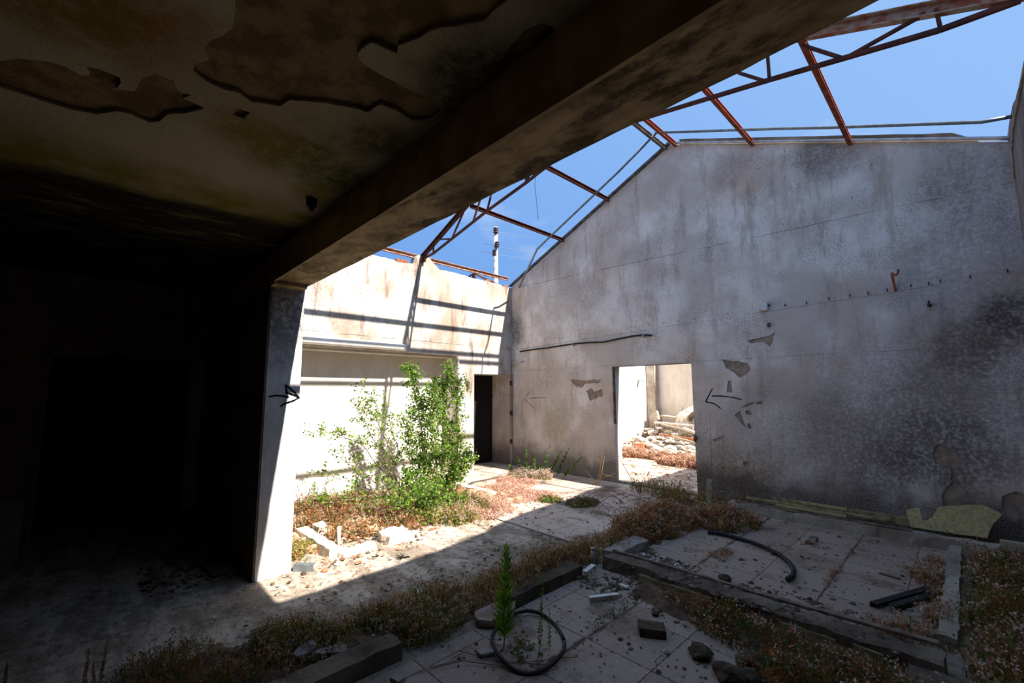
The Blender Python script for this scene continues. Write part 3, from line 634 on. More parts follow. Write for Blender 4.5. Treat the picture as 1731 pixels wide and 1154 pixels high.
# sunlit planter edging
kerb([(-5.50, -4.52, 1.80, 1.92, -.05, .09)], 'planter_edge', 'sunlit concrete edging block beside the column foot', m_palerub, seed=8)
kerb([(-4.60, -4.44, 1.90, 2.28, -.02, .05)], 'planter_edge', 'crumbling white edging slab next to the sunlit path', m_palerub, j=.03, seed=9)
kerb([(-6.2, -5.3, 4.62, 4.74, 0, .07)], 'planter_edge', 'half buried pale step behind the bush near the dark door', m_palerub, j=.02, seed=10)
kerb([(-4.72, -4.46, 2.42, 2.74, -.02, .085)], 'planter_edge', 'pitted white block in front of the bush base', m_palerub, j=.035, seed=11)
p = gz(572, 922); b = MB(); b.tube([(p.x, p.y, -.02), (p.x+.005, p.y, .20)], .018, 10); tag(b.done('stub_pipe', m_plastic, smooth=True), 'upright white plastic pipe stub in the sunlit planting bed', 'pipe')
p = gz(540, 905); b = MB(); b.rough(p.x-.10, p.x+.10, p.y-.05, p.y+.05, -.02, .13, .03, .05, 3); tag(b.done('rubble_block', m_palerub), 'pale rubble block behind the edging in the planting bed', 'rubble')
p = gz(500, 962); b = MB(); b.channel((-4.47, 1.47, .035), (-4.33, 1.60, .035), .05, .06, .004, open_side=-1); tag(b.done('metal_channel', m_zinc), 'short grey metal channel lying at the column foot', 'metal profile')
p = gz(549, 966); b = MB(); b.rock((p.x, p.y, .012), .03, (1.3, 1, .5), 2); tag(b.done('brick_chip', m_brick), 'small orange brick chip on the sunlit path', 'brick chip')
p = gz(681, 943); b = MB()
for k in range(14):
    a = random.uniform(0, 6.28); b.bar((p.x, p.y, .01), (p.x+.07*cos(a), p.y+.07*sin(a), .03*random.random()+.005), .006, .004)
tag(b.done('twig_tuft', m_blackpaint), 'tiny dark dead tuft on the sunlit path', 'tuft')
# small post
p = gz(1006, 960); b = MB(); b.tube([(-2.56, 3.50, 0), (-2.56, 3.50, .17)], .018, 8); b.tube([(-2.56, 3.50, .17), (-2.56, 3.50, .185)], .022, 8); tag(b.done('stub_post', m_zinc, smooth=True), 'short grey metal post at the kerb corner', 'post')
# leaning stake
b = MB(); p = gz(1198, 862); b.bar((p.x, p.y, -.01), (p.x+.02, p.y+.03, .42), .075, .012, (0, 1, 0)); tag(b.done('leaning_stake', m_kerbwhite), 'pale flat stake standing in the weeds right of the doorway', 'stake')
# white plates
def bent(name, px1, px2, w, label, z=.06):
    p, q = gz(*px1, z), gz(*px2, z); b = MB(); b.bar(p, q, w, .006); b.bar(p-Vector((0, 0, .02)), q-Vector((0, 0, .02)), .006, .045); return tag(b.done(name, m_plastic), label, 'trunking')
bent('plastic_trunking', (996, 1009), (1045, 1003), .035, 'white plastic trunking piece lying on the tiles below the small post', .05)
bent('plastic_trunking', (988, 966), (1003, 954), .045, 'short white plastic trunking piece leaning by the small post', .08)
p = gz(1056, 990, .02); b = MB(); b.bar((p.x-.05, p.y, .02), (p.x+.05, p.y-.03, .03), .03, .012); tag(b.done('plaster_chip', m_plastic), 'small white chip in the dark soil by the long kerb', 'chip')
# hoses
ring = []
for k in range(33):
    a = 2*pi*k/32*.985; px = 893+61*cos(a)*(1+.05*sin(2*a)); py = 1085+50*sin(a); q = gz(px, py, .03); q.z = .03+.012*sin(3*a); ring.append(q)
b = MB(); b.tube(ring, .0125, 8); tag(b.done('hose_loop', m_rubber, smooth=True), 'loop of black hose lying round the tall green weed', 'hose')
ctrl = [gz(x, y, .04) for x, y in [(1196, 899), (1215, 901), (1240, 907), (1268, 915), (1295, 925), (1318, 937), (1334, 950), (1342, 963), (1340, 973), (1331, 979)]]
b = MB(); b.tube(ctrl, .021, 8); tag(b.done('black_pipe', m_rubber, smooth=True), 'curved black pipe lying on the far tiled floor', 'pipe')
p, q = gz(1477, 1024, .03), gz(1569, 997, .03); b = MB(); b.channel(p, q, .05, .04, .005); tag(b.done('black_profile', m_rubber), 'long dark gutter profile on the tiles, the rear of the pair', 'metal profile')
p, q = gz(1498, 1024, .03), gz(1578, 1001, .03); b = MB(); b.channel(p+Vector((.03, -.02, 0)), q+Vector((.03, -.02, 0)), .05, .04, .005, open_side=-1); tag(b.done('black_profile', m_rubber), 'long dark gutter profile on the tiles, the front of the pair', 'metal profile')
p, q = gz(1487, 968, .02), gz(1521, 978, .02); b = MB(); b.bar(p, q, .035, .012); tag(b.done('wood_scrap', m_wood), 'thin dark stick on the tiles above the gutter profiles', 'stick')
p, q = gz(1362, 918, .02), gz(1386, 909, .02); b = MB(); b.rough(min(p.x, q.x), max(p.x, q.x), min(p.y, q.y), max(p.y, q.y)-.05, .012, .045, .012, .03, 3); tag(b.done('bark_scrap', m_wood), 'dark chunk of bark near the far end of the tiled floor', 'bark')
p, q = gz(1582, 978, .03), gz(1596, 960, .06); b = MB(); b.tube([p, q], .016, 8); tag(b.done('white_pipe_scrap', m_pvc, smooth=True), 'short pale pipe leaning on the narrow right kerb', 'pipe')
p = gz(1565, 1040, .0); b = MB(); b.tube([(p.x, p.y, 0), (p.x, p.y, .07)], .03, 10, False); b.tube([(p.x, p.y, .0), (p.x, p.y, .06)], .024, 10); tag(b.done('pipe_mouth', m_pvc, smooth=True), 'open mouth of a buried pipe beside the right kerb', 'pipe')
# bricks and stones
def brickat(px, py, sx, sy, sz, rz, mat, label, seed, name='dark_brick'):
    p = gz(px, py, .02); b = MB(); b.rough(-sx/2, sx/2, -sy/2, sy/2, 0, sz, .008, .03, seed); o = b.done(name, mat); o.location = (p.x, p.y, .012); o.rotation_euler.z = rz; return tag(o, label, 'brick')
brickat(1102, 1069, .17, .12, .055, radians(35), m_stone, 'dark brick lying alone on the near tiles', 3)
def stoneat(px, py, r, label, seed, mat=None, sq=(1, 1, .65)):
    p = gz(px, py, .02); b = MB(); b.rock((p.x, p.y, .012+r*sq[2]*.7), r, sq, seed, 3); return tag(b.done('stone', mat or m_stone), label, 'stone')
stoneat(1184, 1108, .070, 'dark round stone on the tiles right of the lone brick', 4)
stoneat(1272, 1122, .085, 'mossy flat stone at the edge of the flowering weeds', 5, sq=(1.2, .9, .5))
stoneat(1233, 1146, .080, 'dark stone at the bottom edge of the picture, left of the mossy one', 6, sq=(1.1, .9, .6))
stoneat(1268, 1150, .060, 'small brown stone at the bottom edge touching the mossy one', 7)
stoneat(1108, 1038, .028, 'pebble of dark earth above the lone brick', 8)
stoneat(1225, 980, .05, 'dark clod on top of the long kerb', 9)
# broken slabs lower left
def slab(poly, z, th, label, mat=m_slab, seed=0, tilt=0):
    pts = [gz(x, y, z) for x, y in poly]; c = sum(pts, Vector())/len(pts)
    pts = jag([(p.x-c.x, p.y-c.y) for p in pts], .04, .012, seed)
    o = sheet('broken_slab', pts, [], th, lambda u, v, w: Vector((u, v, w)), mat); o.location = (c.x, c.y, z-th+.01); o.rotation_euler = (radians(tilt), radians(tilt*.6), 0); return tag(o, label, 'concrete slab')
slab([(494, 1106), (512, 1090), (531, 1084), (538, 1092), (520, 1104), (502, 1110)], .06, .03, 'rounded grey slab fragment behind the brown kerb at bottom left', seed=1, tilt=4)
slab([(528, 1107), (545, 1098), (560, 1092), (566, 1100), (548, 1108)], .06, .03, 'thin grey slab fragment in the middle of three behind the brown kerb', seed=2, tilt=-3)
slab([(553, 1104), (568, 1090), (588, 1094), (589, 1102), (570, 1105)], .07, .03, 'cracked grey slab fragment at the right of three behind the brown kerb', seed=3, tilt=5)
slab([(802, 1036), (846, 1016), (872, 1018), (868, 1038), (830, 1052), (806, 1050)], .06, .045, 'pale floor slab corner left of the tall green weed', m_tile, 4)
slab([(800, 1098), (830, 1094), (838, 1104), (812, 1108)], .03, .02, 'small grey tile shard near the hose loop', seed=5)
slab([(660, 1146), (676, 1136), (684, 1146), (672, 1154)], .04, .025, 'white tile shard at the bottom edge left of the hose', m_kerbwhite, 6)
# planks by the shelter doorway in the dark
for (a, c, w_, lab) in [((318, 925), (372, 968), .12, 'dark plank lying in the shelter near the partition wall'), ((345, 900), (392, 962), .10, 'second dark plank, closer to the partition wall')]:
    b = MB(); b.bar(gz(*a, .03), gz(*c, .03), w_, .025); tag(b.done('dark_plank', m_wood), lab, 'plank')
b = MB(); b.rough(-6.70, -6.60, -.68, -.42, 0, .62, .02, .08, 2); struct(b.done('trim_10', m_side))

# foam board
fp = [(1531, 864), (1540, 862), (1553, 861), (1556, 870), (1559, 880), (1566, 881), (1575, 876), (1580, 868), (1585, 861), (1600, 860), (1615, 859), (1640, 858), (1664, 859), (1680, 865), (1696, 873), (1688, 880), (1680, 887), (1674, 896), (1669, 909), (1615, 902), (1560, 893), (1540, 890), (1534, 876)]
FY = 6.62
pts = jag([(at('Y', FY, *p).x, max(.128, at('Y', FY, *p).z)) for p in fp], .03, .006, 3)
o = sheet('foam_board', pts, [], .05, lambda u, v, w: Vector((u, FY-.02+w + (v-.13)*.5, v)), m_foam); tag(o, 'broken yellowish foam board with a bite out of its top, leaning by the gable wall', 'foam board')
# long boards on the kerb
for i, (a, c, y, w_, h_, m_, lab) in enumerate([
    ((1305, 853), (1538, 873), 6.75, .03, .09, m_foamedge, 'long yellowish foam strip standing against the gable wall foot'),
    ((1352, 856), (1432, 861), 6.66, .05, .025, m_foam, 'short bright foam strip on top of the board stack'),
    ((1262, 849), (1495, 868), 6.60, .05, .020, m_foamedge, 'thin pale strip running along the top of the pale kerb'),
    ((1312, 855), (1431, 866), 6.56, .05, .025, m_foam, 'bright foam strip lying in front of the board stack'),
    ((1245, 849), (1540, 886), 6.52, .09, .014, m_wood, 'long dark board at the bottom of the stack on the pale kerb')]):
    p, q = at('Y', y, *a), at('Y', y, *c); z_ = [.17, .22, .185, .16, .132][i]
    b = MB(); n2 = 14
    for k in range(n2):
        t0, t1 = k/n2, (k+1)/n2; pa = Vector((p.x+(q.x-p.x)*t0, y, z_+noise.noise(Vector((k*.7, i, 0)))*.004)); pb = Vector((p.x+(q.x-p.x)*t1, y, z_+noise.noise(Vector(((k+1)*.7, i, 0)))*.004)); b.bar(pa, pb, w_, h_)
    tag(b.done('board_strip', m_), lab, 'board', 'boards stacked on the pale kerb')
p = at('Y', 6.5, 1712, 905); b = MB(); b.rough(.10, .50, 6.42, 6.50, .125, .20, .008, .06, 2); tag(b.done('white_block', m_kerbwhite), 'white edging block at the right edge beyond the foam board', 'block')

# rubble pile beyond the doorway
rp = empty('rubble_pile', (-6.2, 11.9, 0), 'heap of pale rubble seen through the open doorway', 'rubble pile')
b = MB()
for k in range(290):
    x = random.uniform(-6.9, -3.6); y = random.uniform(10.4, 13.1); h = max(0, (y-10.1)*.22)*random.uniform(.2, 1)
    b.rock((x, y, h), random.uniform(.05, .16), (random.uniform(.8, 1.8), 1, random.uniform(.3, .6)), k, 1)
o = child(b.done('rubble', m_palerub), rp); o['kind'] = 'stuff'; o['label'] = 'jumbled pale chunks'
labs = ['wide weathered board across the heap, highest of the boards beyond the doorway', 'long thin board lying across the heap beyond the doorway, second from the top', 'weathered board halfway down the heap beyond the doorway', 'short slanting board low on the heap beyond the doorway', 'thin rusty slat low on the heap beyond the doorway', 'lowest thin slat in front of the heap beyond the doorway']
for i, (x0, z0, x1, z1, y, w_, m_) in enumerate([(-6.6, .88, -4.2, .60, 12.7, .30, m_woodpale), (-6.6, .70, -4.4, .64, 12.2, .20, m_palerub), (-6.3, .66, -4.3, .38, 12.0, .12, m_woodpale), (-5.5, .62, -4.4, .34, 11.7, .14, m_palerub), (-6.1, .42, -4.4, .36, 11.5, .05, m_brick), (-5.6, .42, -4.3, .24, 11.2, .07, m_woodpale)]):
    b = MB(); b.bar((x0, y+.15, z0), (x1, y-.2, z1), w_, .05); tag(b.done('long_board', m_), labs[i], 'board', 'boards on the rubble heap')
b = MB(); b.bar((-6.7, 12.85, .40), (-6.86, 13.0, 1.0), .28, .06, (1, 0, 0)); tag(b.done('leaning_board', m_woodpale), 'upright pale board leaning at the far corner beyond the doorway', 'board')
b = MB(); b.rock((-5.65, 12.75, .72), .50, (1.2, .5, .8), 5, 3, .5); b.rock((-4.7, 12.8, .7), .5, (1.1, .4, .75), 8, 3, .5); tag(b.done('foam_lump', m_palerub), 'crumpled pale lumps on top of the heap beyond the doorway', 'foam')
b = MB(); b.tube([(-5.15+.45*cos(a), 12.45, .78+.30*sin(a)) for a in [k*pi/8 for k in range(9)]], .07, 6); tag(b.done('rusty_arch', m_wood), 'curved rust brown sheet on the heap beyond the doorway', 'metal sheet')
o = brickat(1082, 762, .24, .30, .22, .3, m_brick, 'orange hollow brick lying in the sunny rubble beyond the doorway', 7, 'orange_brick')
b = MB(); b.tube([(XL, 12.6, 2.02), (XL+.22, 12.5, 1.98)], .05, 10); tag(b.done('wall_spout', m_plastic, smooth=True), 'white pipe stub high on the far pillar beyond the doorway', 'pipe')

# power pole
pb_ = at('Y', 34, 838, 470); pt = at('Y', 34, 838, 384); 
pr_ = empty('power_pole', (pb_.x, 34, -.35), 'concrete power pole with stacked brown insulators behind the building', 'utility pole')
b = MB(); b.tube([(pb_.x, 34, -.35), (pt.x, 34, pt.z)], [.42, .24], 10); child(b.done('pole', m_grey, smooth=True), pr_)
for (px, py, r) in [(838, 389, .35), (840, 413, .33), (836, 427, .33)]:
    q = at('Y', 33.8, px, py); b = MB()
    for k in range(3): b.tube([(q.x, q.y, q.z-.30+k*.24), (q.x, q.y, q.z-.14+k*.24)], [r*.95, r*.5], 10)
    b.tube([(q.x, q.y, q.z-.4), (q.x, q.y, q.z+.4)], .10, 8); child(b.done('insulator', m_insul, smooth=True), pr_)
for i, (a, c) in enumerate([((812, 386), (898, 402)), ((815, 410), (905, 428)), ((812, 424), (900, 440))]):
    b = MB(); b.tube([at('Y', 33.5, *a), at('Y', 34, 838, (a[1]+c[1])/2-3), at('Y', 33.5, *c)], .02, 5)
    tag(b.done('overhead_wire', m_flash), ['topmost of three overhead wires on the power pole', 'middle of three overhead wires on the power pole', 'lowest of three overhead wires on the power pole'][i], 'wire', 'overhead wires')

# ============================================================ PLANTS
def rv3(s=1.0): return Vector((random.gauss(0, s), random.gauss(0, s), random.gauss(0, s)))
def leaf(b, p, size, d=None, ratio=.45):
    d = (d or rv3()).normalized(); a = d.cross(rv3()).normalized()*size*ratio
    t = p + d*size; m_ = p + d*size*.45
    b.face((p, m_+a, t, m_-a))
def foliage_on(b, path, n, spread, size, weights):
    for _ in range(n):
        i = random.randrange(len(path)-1); t = random.random(); c = path[i].lerp(path[i+1], t) + rv3(spread)
        b.mi = random.choices(range(len(weights)), weights)[0]
        leaf(b, c, size*random.uniform(.6, 1.3))
def shrub(name, label, base, branches, Xs, dens, spread, size, weights, mats, cat='bush', rad=.014):
    """branches traced as pixel paths, each on its own plane X = value"""
    root = empty(name, base, label, cat); root['label'] = label
    bb = MB(); lf = MB(); lf.norecalc = True
    for br, X in zip(branches, Xs):
        P = [Vector(base)] + [at('X', X, *p) for p in br] if br[0] is not None else [at('X', X, *p) for p in br[1:]]
        Q = []
        for a, c in zip(P, P[1:]):
            for k in range(4): Q.append(a.lerp(c, k/4) + rv3(.008))
        Q.append(P[-1])
        n_ = len(Q); bb.tube(Q, [max(.003, rad*(1-.85*i/(n_-1))) for i in range(n_)], 6)
        L = sum((a-c).length for a, c in zip(Q, Q[1:]))
        st = int(n_*.25)
        # side twigs
        for _ in range(int(L*dens[1])):
            i = random.randrange(st, n_-1); d = rv3(1); d.z = abs(d.z)*.8; d.normalize(); l = random.uniform(.08, .26)
            e2 = Q[i]+d*l; bb.tube([Q[i], Q[i]+d*l*.5+rv3(.01), e2], [.004, .003, .0015], 4, False)
            foliage_on(lf, [Q[i]+d*l*.3, e2], int(dens[0]*random.uniform(.6, 1.3)), spread, size, weights)
        foliage_on(lf, Q[n_//2:], int(dens[0]*2), spread, size, weights)
    child(bb.done('branches', m_bark), root); child(lf.done('foliage', mats), root); return root
leafs = [m_leafA, m_leafB, m_leafY]
shrub('tall_bush', 'dense tall green bush growing up beside the white pier', (-4.95, 3.05, 0),
    [[(722, 860), (725, 800), (715, 740), (705, 680), (695, 640), (681, 612)], [(735, 850), (745, 790), (750, 720), (755, 660), (757, 615)], [(730, 860), (700, 800), (690, 740), (700, 690)], [(745, 860), (770, 800), (775, 740), (770, 680), (775, 640)],
     [(735, 850), (740, 800), (730, 740), (735, 690), (728, 650)], [(740, 860), (760, 830), (785, 790), (797, 760)], [(715, 860), (700, 830), (680, 800)], [(725, 870), (735, 840), (750, 820)], [(720, 880), (705, 860), (700, 840)], [(740, 870), (760, 850), (770, 830)], [(715, 850), (710, 790), (720, 720), (712, 665)], [(740, 850), (765, 790), (758, 730), (745, 680), (740, 640)], [(735, 880), (770, 860), (785, 835)], [(715, 880), (690, 860), (672, 845)], [(728, 880), (722, 850), (730, 825)], [(730, 885), (750, 870), (765, 850)]],
    [-6.2, -6.1, -5.6, -6.0, -5.7, -5.6, -5.3, -5.2, -5.1, -5.3, -6.0, -6.2, -5.0, -5.0, -4.95, -4.9], (22, 24), .032, .038, [5, 3, 1.0], leafs)
shrub('spindly_bush', 'sparse thin-branched green bush left of the dense one', (-5.0, 2.95, 0),
    [[(700, 860), (665, 800), (640, 740), (640, 690), (608, 640)], [(690, 870), (650, 800), (610, 750), (565, 730), (520, 735)], [(690, 870), (640, 820), (600, 790), (550, 760)], [(695, 860), (660, 830), (600, 845), (550, 850), (510, 845)],
     [(700, 850), (680, 780), (660, 720), (650, 660)], [(690, 860), (655, 790), (620, 720), (597, 680)], [(695, 870), (650, 840), (590, 815), (530, 800)], [(700, 860), (672, 800), (655, 750), (630, 700), (600, 690)], [(690, 880), (640, 860), (600, 850), (560, 835)]],
    [-5.9, -5.7, -5.4, -5.3, -6.0, -5.9, -5.5, -5.6, -5.3], (9, 15), .022, .035, [6, 1.6, 1.0], leafs, rad=.012)

def stemmed(name, label, base, top, n, size, mats, w, spread=.02, cat='plant', r=.005, droop=0, group=None, lift=0):
    b0, t0 = Vector(base), Vector(top); root = empty(name, b0, label, cat, group); s = MB(); l = MB(); l.norecalc = True
    P = [b0.lerp(t0, k/6)+rv3(.004) for k in range(7)]; s.tube(P, [r*(1-.1*k) for k in range(7)], 6); ax = (t0-b0).normalized()
    for k in range(n):
        t = (k+.5)/n; p = b0.lerp(t0, .12+.88*t); a = k*2.4
        d = Vector((cos(a), sin(a), .35+.5*t-droop+lift)).normalized(); l.mi = random.choices(range(len(w)), w)[0]
        leaf(l, p, size*(1.15-.6*t)*random.uniform(.8, 1.2), d, .14 if size > .05 else .4)
    child(s.done('stem', mats[0]), root); child(l.done('foliage', mats), root); return root
stemmed('tall_weed', 'tall bright green horseweed standing inside the hose loop', (*gz(852, 1100)[:2], 0), at('X', gz(852, 1100).x, 856, 928), 125, .10, [m_leafA, m_leafB], [5, 2], r=.006, lift=.45)
stemmed('thin_weed', 'thin wiry green weed right of the tall one in the hose loop', (*gz(912, 1108)[:2], 0), at('X', gz(912, 1108).x, 918, 968), 60, .022, [m_leafB, m_leafA], [1, 1], r=.0025)
stemmed('thin_weed', 'short wiry weed at the right edge of the hose loop', (*gz(928, 1100)[:2], 0), at('X', gz(928, 1100).x, 929, 1030), 34, .02, [m_leafB, m_leafA], [1, 1], r=.002)
for i, (bx, by, tx, ty) in enumerate([(140, 1175, 150, 1096), (165, 1180, 182, 1082), (208, 1180, 226, 1104), (158, 1180, 158, 1120), (5, 1180, 12, 1120)]):
    B = gz(bx, by); stemmed('dry_spike', ['dry brown seed spike at bottom left, second from left', 'dry brown seed spike at bottom left, tallest', 'dry brown seed spike at bottom left, furthest right', 'dry brown seed spike at bottom left, shortest', 'dry brown seed spike in the bottom left corner'][i], (B.x, B.y, 0), at('X', B.x, tx, ty), 120, .014, [m_dryA, m_dryB], [2, 1], r=.0025, group='dry seed spikes')
gl = ['low green shoot in front of the wall, leftmost of the row', 'short green shoot, second of the row by the gable wall foot', 'tallest green shoot of the row by the gable wall foot', 'green shoot right of the tallest by the gable wall foot', 'leaning green shoot in the middle of the row by the gable wall foot', 'green shoot leaning right by the gable wall foot', 'dark green shoot at the right end of the row by the gable wall', 'bent green shoot nearest the doorway on the gable wall foot']
for i, (bx, by, tx, ty) in enumerate([(868, 808, 862, 785), (880, 806, 876, 772), (892, 808, 889, 757), (905, 808, 903, 765), (915, 806, 930, 752), (925, 806, 950, 760), (940, 806, 962, 757), (950, 808, 985, 772)]):
    B = gz(bx, by); B.y = min(B.y, 6.7); stemmed('green_shoot', gl[i], (B.x, B.y, 0), at('Y', B.y, tx, ty), 60, .05, [m_leafB, m_leafA], [3, 1], r=.005, group='green shoots at the wall foot')
for i, (bx, tx, ty, lab) in enumerate([(1206, 1200, 700, 'tall thin weed reaching up in front of the gable wall behind the stake'), (1222, 1222, 740, 'thin weed just right of the leaning stake'), (1190, 1182, 770, 'thin weed just left of the leaning stake')]):
    B = gz(bx, 868); stemmed('wiry_weed', lab, (B.x, B.y, 0), at('X', B.x, tx, ty), 40, .028, [m_leafB, m_dryB], [2, 1], r=.0025)

def patch(name, label, regions, n, hgt, mats, w, blade=.004, flower=None, kinds='blade', cat='weeds', z=0, leafsz=.02, clump=.6, forbid=None):
    """uncountable low growth: curved stems with heads or small leaves"""
    b = MB(); b.norecalc = True
    areas = [rg[2]*rg[3] for rg in regions]
    for k in range(n):
        cx_, cy_, rx, ry = random.choices(regions, areas)[0]
        for _ in range(20):
            a = random.uniform(0, 2*pi); r_ = sqrt(random.random()); x = cx_+rx*r_*cos(a); y = cy_+ry*r_*sin(a)
            dn = noise.noise(Vector((x*3.3, y*3.3, 4)))
            if dn > random.uniform(-clump, .15): break
        h = hgt*random.uniform(.35, 1.15)*(1-.5*r_*r_)*(1+.5*dn)
        p = Vector((x, y, z)); lean = Vector((random.gauss(0, .35), random.gauss(0, .35), 1)); 
        t = p + lean*h; m_ = p.lerp(t, .5)+Vector((random.gauss(0, .12*h), random.gauss(0, .12*h), h*.08)); sd_ = Vector((random.gauss(0, 1), random.gauss(0, 1), 0)).normalized()*blade*random.uniform(.6, 1.3)
        b.mi = random.choices(range(len(w)), w)[0]
        b.face((p-sd_, p+sd_, m_+sd_*.8, m_-sd_*.8)); b.face((m_-sd_*.8, m_+sd_*.8, t+sd_*.2, t-sd_*.2))
        nl = {'blade': 0, 'leafy': 5, 'head': 2, 'bushy': 9}[kinds]
        for _ in range(nl): leaf(b, p.lerp(t, random.uniform(.2, 1))+rv3(.006), leafsz*random.uniform(.6, 1.3))
        if flower is not None and random.random() < flower[1]:
            b.mi = flower[0]
            for _ in range(random.randint(5, 9)): 
                q = t + Vector((random.gauss(0, 1), random.gauss(0, 1), random.gauss(0, .4)))*flower[2]
                leaf(b, q, flower[3]*random.uniform(.7, 1.3), None, .6)
    o = b.done(name, mats); return tag(o, label, cat, kind='stuff')
dry = [m_dryA, m_dryB, m_leafB, m_flower, m_pink]
# rust mound right of the doorway
patch('dry_weed_mound', 'mound of rust brown dried weeds in front of the open doorway', [(-2.75, 5.1, .42, .7), (-2.25, 5.75, .42, .42), (-2.75, 4.6, .25, .5), (-2.9, 5.5, .35, .25)], 5200, .215, dry, [6, 2, 1], .0035, (3, .14, .018, .012), 'leafy', leafsz=.018)
patch('dry_weed_strip', 'strip of dry rust coloured weeds along the left side of the tiled cells', [(-2.75, 3.9, .22, .45), (-2.85, 3.2, .20, .5), (-2.8, 2.5, .25, .5), (-2.95, 1.9, .28, .45)], 2600, .19, dry, [3, 3, 2], .003, (3, .15, .014, .010), 'leafy', leafsz=.014)
patch('green_brown_weeds', 'straggly green and brown weeds above the brown kerb at bottom left', [(-2.95, 1.45, .25, .45), (-3.2, 1.05, .35, .22), (-2.75, 1.8, .2, .3)], 2600, .16, dry, [2, 3, 4], .0025, (3, .2, .012, .009), 'leafy', leafsz=.014)
patch('bottom_weeds', 'dark dried weeds along the bottom left edge of the picture', [(-3.25, .45, .45, .40), (-3.0, .0, .5, .3), (-2.9, .75, .3, .3)], 1800, .13, dry, [3, 1, 2], .0025, None, 'leafy', leafsz=.012)
patch('flowering_weeds', 'thick pale-headed flowering weeds filling the right edge by the kerb', [(.14, 4.6, .25, .75), (.14, 5.65, .25, .7), (.10, 3.6, .26, .6), (.10, 3.1, .26, .4)], 4600, .27, dry, [4, 1, 3], .003, (3, .10, .030, .017), 'leafy', leafsz=.016)
patch('flowering_weeds', 'dark ground weeds with pale heads in front of the long mossy kerb', [(-.95, 3.25, .55, .22), (-.5, 3.1, .35, .35), (-1.45, 3.38, .4, .12), (-.75, 2.95, .35, .2)], 3400, .16, dry, [4, .6, 2.2], .003, (3, .06, .026, .014), 'leafy', leafsz=.014)
patch('kerb_weeds', 'pinkish dry weeds where the long kerb meets the narrow right kerb', [(-.42, 4.05, .22, .22), (-.25, 4.6, .12, .5), (-.35, 5.5, .14, .5)], 1000, .13, dry, [3, 2, 1], .0025, (3, .3, .014, .009), 'leafy', leafsz=.012)
patch('wall_foot_weeds', 'brown weeds along the foot of the gable wall behind the boards', [(-2.1, 6.70, .9, .06), (-.6, 6.70, 1.0, .06)], 1500, .20, dry, [3, 2, 2], .003, None, 'leafy', leafsz=.016)
patch('doorway_weeds', 'thin leafy weeds growing across the open doorway sill', [(-3.5, 6.55, .5, .2), (-3.0, 6.35, .4, .25)], 500, .36, dry, [3, 1, 3], .0025, None, 'leafy', leafsz=.022)
patch('planter_weeds', 'rust red dry growth covering the sunlit planting bed under the bushes', [(-5.6, 2.3, .7, .55), (-5.4, 3.1, .7, .6), (-6.3, 2.6, .8, .8), (-5.5, 3.9, .6, .6)], 6500, .24, dry, [5, 3, 2], .0035, (3, .1, .016, .011), 'leafy', z=-.06, leafsz=.022)
patch('bed_edge_weeds', 'yellow green low weeds beside the column foot in the planting bed', [(-4.85, 1.68, .28, .16), (-5.1, 1.6, .3, .14)], 700, .10, dry+[m_leafY], [1, 2, 1, 0, 0, 3], .003, None, 'leafy', leafsz=.018)
patch('pink_sedum', 'pink flowering ground cover on the sunlit floor right of the bush', [(-5.0, 4.2, .35, .5), (-5.4, 4.9, .5, .5), (-4.9, 5.0, .35, .5), (-5.8, 5.6, .5, .35), (-4.6, 4.0, .25, .4)], 4200, .085, dry, [1, 1, .4, 1, 5], .003, (4, .6, .016, .012), 'leafy', leafsz=.014)
patch('pale_tuft', 'cream flowering tuft below the green shoots by the dark door', [(-6.0, 6.0, .28, .22), (-5.7, 6.25, .2, .15)], 900, .20, dry+[m_leafY], [0, 2, 1, 2, 0, 3], .003, (3, .7, .02, .013), 'leafy', leafsz=.014)
patch('yellow_weeds', 'yellow green weeds at the right foot of the dense bush', [(-4.75, 3.5, .3, .35), (-4.9, 3.9, .25, .3)], 1200, .22, dry+[m_leafY], [.5, 2, 1, 1, 0, 3], .003, (3, .2, .014, .01), 'leafy', leafsz=.02)
patch('low_green_weeds', 'small green weeds on the sunlit tiles at the shadow edge', [(-4.05, 5.3, .22, .3), (-4.5, 5.1, .2, .2)], 600, .09, dry, [2, 1, 4], .003, None, 'leafy', leafsz=.02)
patch('court_weeds', 'rust pink weeds on the sunlit floor beyond the doorway', [(-5.3, 10.0, 1.5, .25), (-4.3, 9.5, .8, .3), (-6.2, 9.9, .6, .3)], 3000, .22, dry, [3, 2, .5, 1, 3], .006, (4, .4, .02, .018), 'leafy', leafsz=.03)
patch('tile_joint_weeds', 'tiny green weeds sprouting in the near tile joints', [(-1.95, 2.95, .05, .35), (-2.1, 3.1, .12, .10), (-2.05, 2.1, .18, .12)], 260, .05, dry, [1, 0, 3], .002, None, 'leafy', leafsz=.012)
patch('middle_joint_weeds', 'dry weed wisps in the joints of the far tiled cell', [(-1.6, 5.1, .18, .05), (-1.25, 5.6, .14, .05), (-.95, 4.9, .03, .4), (-1.85, 4.6, .10, .30)], 340, .06, dry, [4, 2, 0], .002, (3, .2, .01, .008), 'leafy', leafsz=.010)

